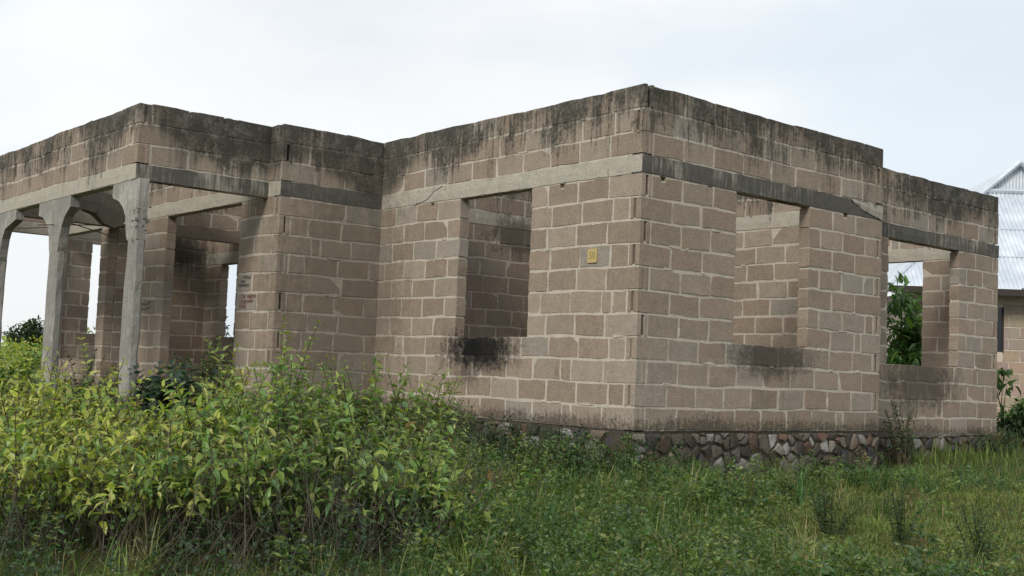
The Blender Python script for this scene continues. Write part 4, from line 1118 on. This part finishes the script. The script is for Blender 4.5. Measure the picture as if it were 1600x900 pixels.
L = (np.arange(n)[:, None]*5 + np.array([0, 1, 2, 3, 3, 2, 4])[None]).ravel(); T = np.tile([4, 3], n)
GC = np.array([(.09, .16, .04), (.12, .19, .045), (.07, .125, .035), (.17, .22, .06), (.21, .21, .09), (.075, .15, .05)])
LC = np.array([(.16, .21, .055), (.19, .22, .065), (.14, .20, .05), (.22, .20, .09), (.11, .17, .045)])
c = GC[g.integers(0, len(GC), n)]; c2 = LC[g.integers(0, len(LC), n)]; mk = (g.random(n) < lw)[:, None]
c = np.where(mk, c2, c)*g.uniform(.7, 1.25, (n, 1))
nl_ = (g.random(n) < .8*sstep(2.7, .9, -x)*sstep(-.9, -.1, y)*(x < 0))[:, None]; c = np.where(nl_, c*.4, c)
dryk = g.random(n) < .05; c[dryk] = np.array([.22, .18, .10])*g.uniform(.7, 1.2, (dryk.sum(), 1))
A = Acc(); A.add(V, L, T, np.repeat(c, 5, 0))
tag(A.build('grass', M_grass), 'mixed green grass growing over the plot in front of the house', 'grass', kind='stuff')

# taller tufts with dry seed stalks
x, y, g = scatter(700, 27, 7.2, 14, 1.2)
lw = lawn(x, y); rc_ = (x - CAM.x)*.764 - (y - CAM.y)*.643; k_ = (g.random(len(x)) > lw*.9) & (g.random(len(x)) > .8*sstep(-.3, -.8, rc_)); x, y = x[k_], y[k_]
m_ = len(x); k = 30; n = m_*k
x = np.repeat(x, k) + g.normal(0, .035, n); y = np.repeat(y, k) + g.normal(0, .035, n); hb = np.repeat(.16 + .28*g.random(m_)**1.3, k)
h = hb*g.uniform(.5, 1.1, n); az = g.uniform(0, 2*np.pi, n); lean = g.uniform(.05, .75, n)
p0 = np.stack([x, y, gz(x, y) - .01], -1); dv = norm(np.stack([np.cos(az)*lean, np.sin(az)*lean, np.ones(n)], -1))
sd_ = np.stack([-np.sin(az), np.cos(az), np.zeros(n)], -1)*(.0028 + .004*g.random(n))[:, None]
mid = p0 + dv*(h*.6)[:, None]; tip = mid + norm(dv + np.stack([np.cos(az)*lean*1.6, np.sin(az)*lean*1.6, -.9*lean], -1))*(h*.5)[:, None]
V = np.stack([p0 - sd_, p0 + sd_, mid + sd_*.9, mid - sd_*.9, tip], 1).reshape(-1, 3)
L = (np.arange(n)[:, None]*5 + np.array([0, 1, 2, 3, 3, 2, 4])[None]).ravel(); T = np.tile([4, 3], n)
c = np.repeat(GC[g.integers(0, len(GC), m_)]*g.uniform(.7, 1.35, (m_, 1)), k, 0)*g.uniform(.8, 1.2, (n, 1))
dr_ = g.random(n) < .12; c[dr_] = np.array([.27, .22, .13])*g.uniform(.7, 1.1, (dr_.sum(), 1))
A = Acc(); A.add(V, L, T, np.repeat(c, 5, 0))
tag(A.build('grass_tufts', M_grass), 'taller grass tufts with dry stalks scattered before the house', 'grass', kind='stuff')

# short carpet of the lawn patch
x, y, g = scatter(130000, 26, 7.5, 17, 1.1, -.1, .5)
k_ = g.random(len(x)) < lawn(x, y)*1.0; x, y = x[k_], y[k_]
n = len(x); h = .018 + .05*g.random(n)**1.5; az = g.uniform(0, 2*np.pi, n); p0 = np.stack([x, y, gz(x, y) - .006], -1)
dv = np.stack([np.cos(az)*.9, np.sin(az)*.9, np.ones(n)], -1); s_ = np.stack([-np.sin(az), np.cos(az), np.zeros(n)], -1)*(.003 + .004*g.random(n))[:, None]
V = np.stack([p0 - s_, p0 + s_, p0 + dv*h[:, None]], 1).reshape(-1, 3)
c = LC[g.integers(0, len(LC), n)]*g.uniform(.75, 1.3, (n, 1))
dk = pnoise(x, y, 2.6, 5) > .62; c[dk] = np.array([.20, .15, .085])*g.uniform(.7, 1.2, (dk.sum(), 1))
A = Acc(); A.add(V, np.arange(3*n), np.full(n, 3), np.repeat(c, 3, 0))
tag(A.build('short_grass', M_grass), 'short yellowish grass in the open patch at the right', 'grass', kind='stuff')

# far grass, coarser
x, y, g = scatter(26000, 22, 17, 60, 1.5)
n = len(x); h = .12 + .25*g.random(n); az = g.uniform(0, 2*np.pi, n); p0 = np.stack([x, y, gz(x, y) - .01], -1)
dv = np.stack([np.cos(az)*.35, np.sin(az)*.35, np.ones(n)], -1); s_ = np.stack([-np.sin(az), np.cos(az), np.zeros(n)], -1)*.012
V = np.stack([p0 - s_, p0 + s_, p0 + dv*h[:, None]], 1).reshape(-1, 3)
A = Acc(); A.add(V, np.arange(3*n), np.full(n, 3), np.repeat(np.array([(.12, .17, .04)])*g.uniform(.6, 1.3, (n, 1)), 3, 0))
tag(A.build('far_grass', M_grass), 'grass on the ground beyond and beside the house', 'grass', kind='stuff')

# low broad-leaved herbs between the grass: many small clumps
x, y, g = scatter(9500, 23, 6.3, 15, 1.3)
rc_ = (x - CAM.x)*.764 - (y - CAM.y)*.643; under = sstep(-.35, -.8, rc_)
lw = lawn(x, y); keep = (g.random(len(x)) > lw*.92) & (g.random(len(x)) > under*.78); x, y = x[keep], y[keep]; nw = nearwall(x, y)
n = len(x); k = 26
hh = (.10 + .20*g.random(n)**1.5)*(1 + .55*nw)*(1 + .5*pnoise(x, y, 1.6, 3)); rc_ = (x - CAM.x)*.764 - (y - CAM.y)*.643; lf_ = sstep(2.4, .6, rc_); hh = np.clip(hh*(1 + .75*lf_)*(1 - .55*nw*sstep(.2, 1.5, x)), .05, .5)
az = g.uniform(0, 2*np.pi, (n, k)); u = g.random((n, k))**.7; rr = (.02 + .10*g.random((n, k)))*(1.15 - u*.6)
lean = g.normal(0, .18, (n, 1, 2))
P = np.stack([x[:, None] + np.cos(az)*rr*.5 + lean[..., 0]*u*hh[:, None], y[:, None] + np.sin(az)*rr*.5 + lean[..., 1]*u*hh[:, None], gz(x, y)[:, None] + u*hh[:, None]], -1).reshape(-1, 3)
D = np.stack([np.cos(az), np.sin(az), .1 + 1.1*g.random((n, k))], -1).reshape(-1, 3)
U = np.array([0, 0, 1.]) + g.normal(0, .6, (n*k, 3))
S = (.017 + .029*g.random((n, 1)))*(.7 + .6*g.random((n, k))); S = S.ravel()
HC = np.array([(.08, .155, .045), (.11, .19, .05), (.06, .12, .045), (.15, .225, .06), (.20, .23, .07), (.055, .105, .04), (.07, .14, .04)])
pc = HC[g.integers(0, len(HC), n)]*g.uniform(.75, 1.2, (n, 1))
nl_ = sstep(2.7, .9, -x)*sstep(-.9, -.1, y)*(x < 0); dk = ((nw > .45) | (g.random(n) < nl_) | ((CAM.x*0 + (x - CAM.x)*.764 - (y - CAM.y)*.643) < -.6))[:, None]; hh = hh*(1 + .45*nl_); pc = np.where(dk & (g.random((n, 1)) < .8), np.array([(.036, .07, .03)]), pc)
pc = np.repeat(pc, k, 0)*g.uniform(.8, 1.2, (n*k, 1))
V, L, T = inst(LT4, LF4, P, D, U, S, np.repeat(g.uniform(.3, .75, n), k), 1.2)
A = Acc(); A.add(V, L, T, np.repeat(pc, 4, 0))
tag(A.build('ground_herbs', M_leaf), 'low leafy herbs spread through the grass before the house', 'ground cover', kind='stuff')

x, y, g = scatter(700, 29, 7.0, 13.5, 1.2)
lw = lawn(x, y); rc_ = (x - CAM.x)*.764 - (y - CAM.y)*.643; k_ = (g.random(len(x)) > lw*.9) & (g.random(len(x)) > .75*sstep(-.3, -.8, rc_)); x, y = x[k_], y[k_]
n = len(x); k = 34; hh = .14 + .26*g.random(n)**1.4
az = g.uniform(0, 2*np.pi, (n, k)); u = g.random((n, k))**.6; rr = (.03 + .12*g.random((n, k)))*(1.2 - u*.7); lean = g.normal(0, .2, (n, 1, 2))
P = np.stack([x[:, None] + np.cos(az)*rr*.6 + lean[..., 0]*u*hh[:, None], y[:, None] + np.sin(az)*rr*.6 + lean[..., 1]*u*hh[:, None], gz(x, y)[:, None] + u*hh[:, None]], -1).reshape(-1, 3)
D = np.stack([np.cos(az), np.sin(az), -.1 + .9*g.random((n, k))], -1).reshape(-1, 3); U = np.array([0, 0, 1.]) + g.normal(0, .45, (n*k, 3))
S = ((.035 + .035*g.random((n, 1)))*(.6 + .7*g.random((n, k)))).ravel()
pc = np.repeat(HC[g.integers(0, len(HC), n)]*g.uniform(.7, 1.45, (n, 1)), k, 0)*g.uniform(.75, 1.25, (n*k, 1))
V, L, T = inst(LT, LF, P, D, U, S, np.repeat(g.uniform(.22, .6, n), k), 1.4)
A = Acc(); A.add(V, L, T, np.repeat(pc, 8, 0))
tag(A.build('leafy_weeds', M_leaf), 'mixed leafy weeds standing above the grass before the house', 'weeds', kind='stuff')

# a single dried leaf caught in the grass
b = MB(); q = Vector((-1.89, -2.16, float(gz(-1.89, -2.16)) + .26))
b.v = []; 
for t in LT: b.v.append(tuple(q + Vector((.55*t[1]*.075*.7, -.3*t[1]*.075, -t[0]*.075 + t[2]*.04))))
b.f = [tuple(f) for f in LF]; b.c = [(.26, .10, .055)]*8
tag(b.build('dried_leaf', M_leaf), 'single red brown dried leaf hanging in the green weeds', 'leaf')
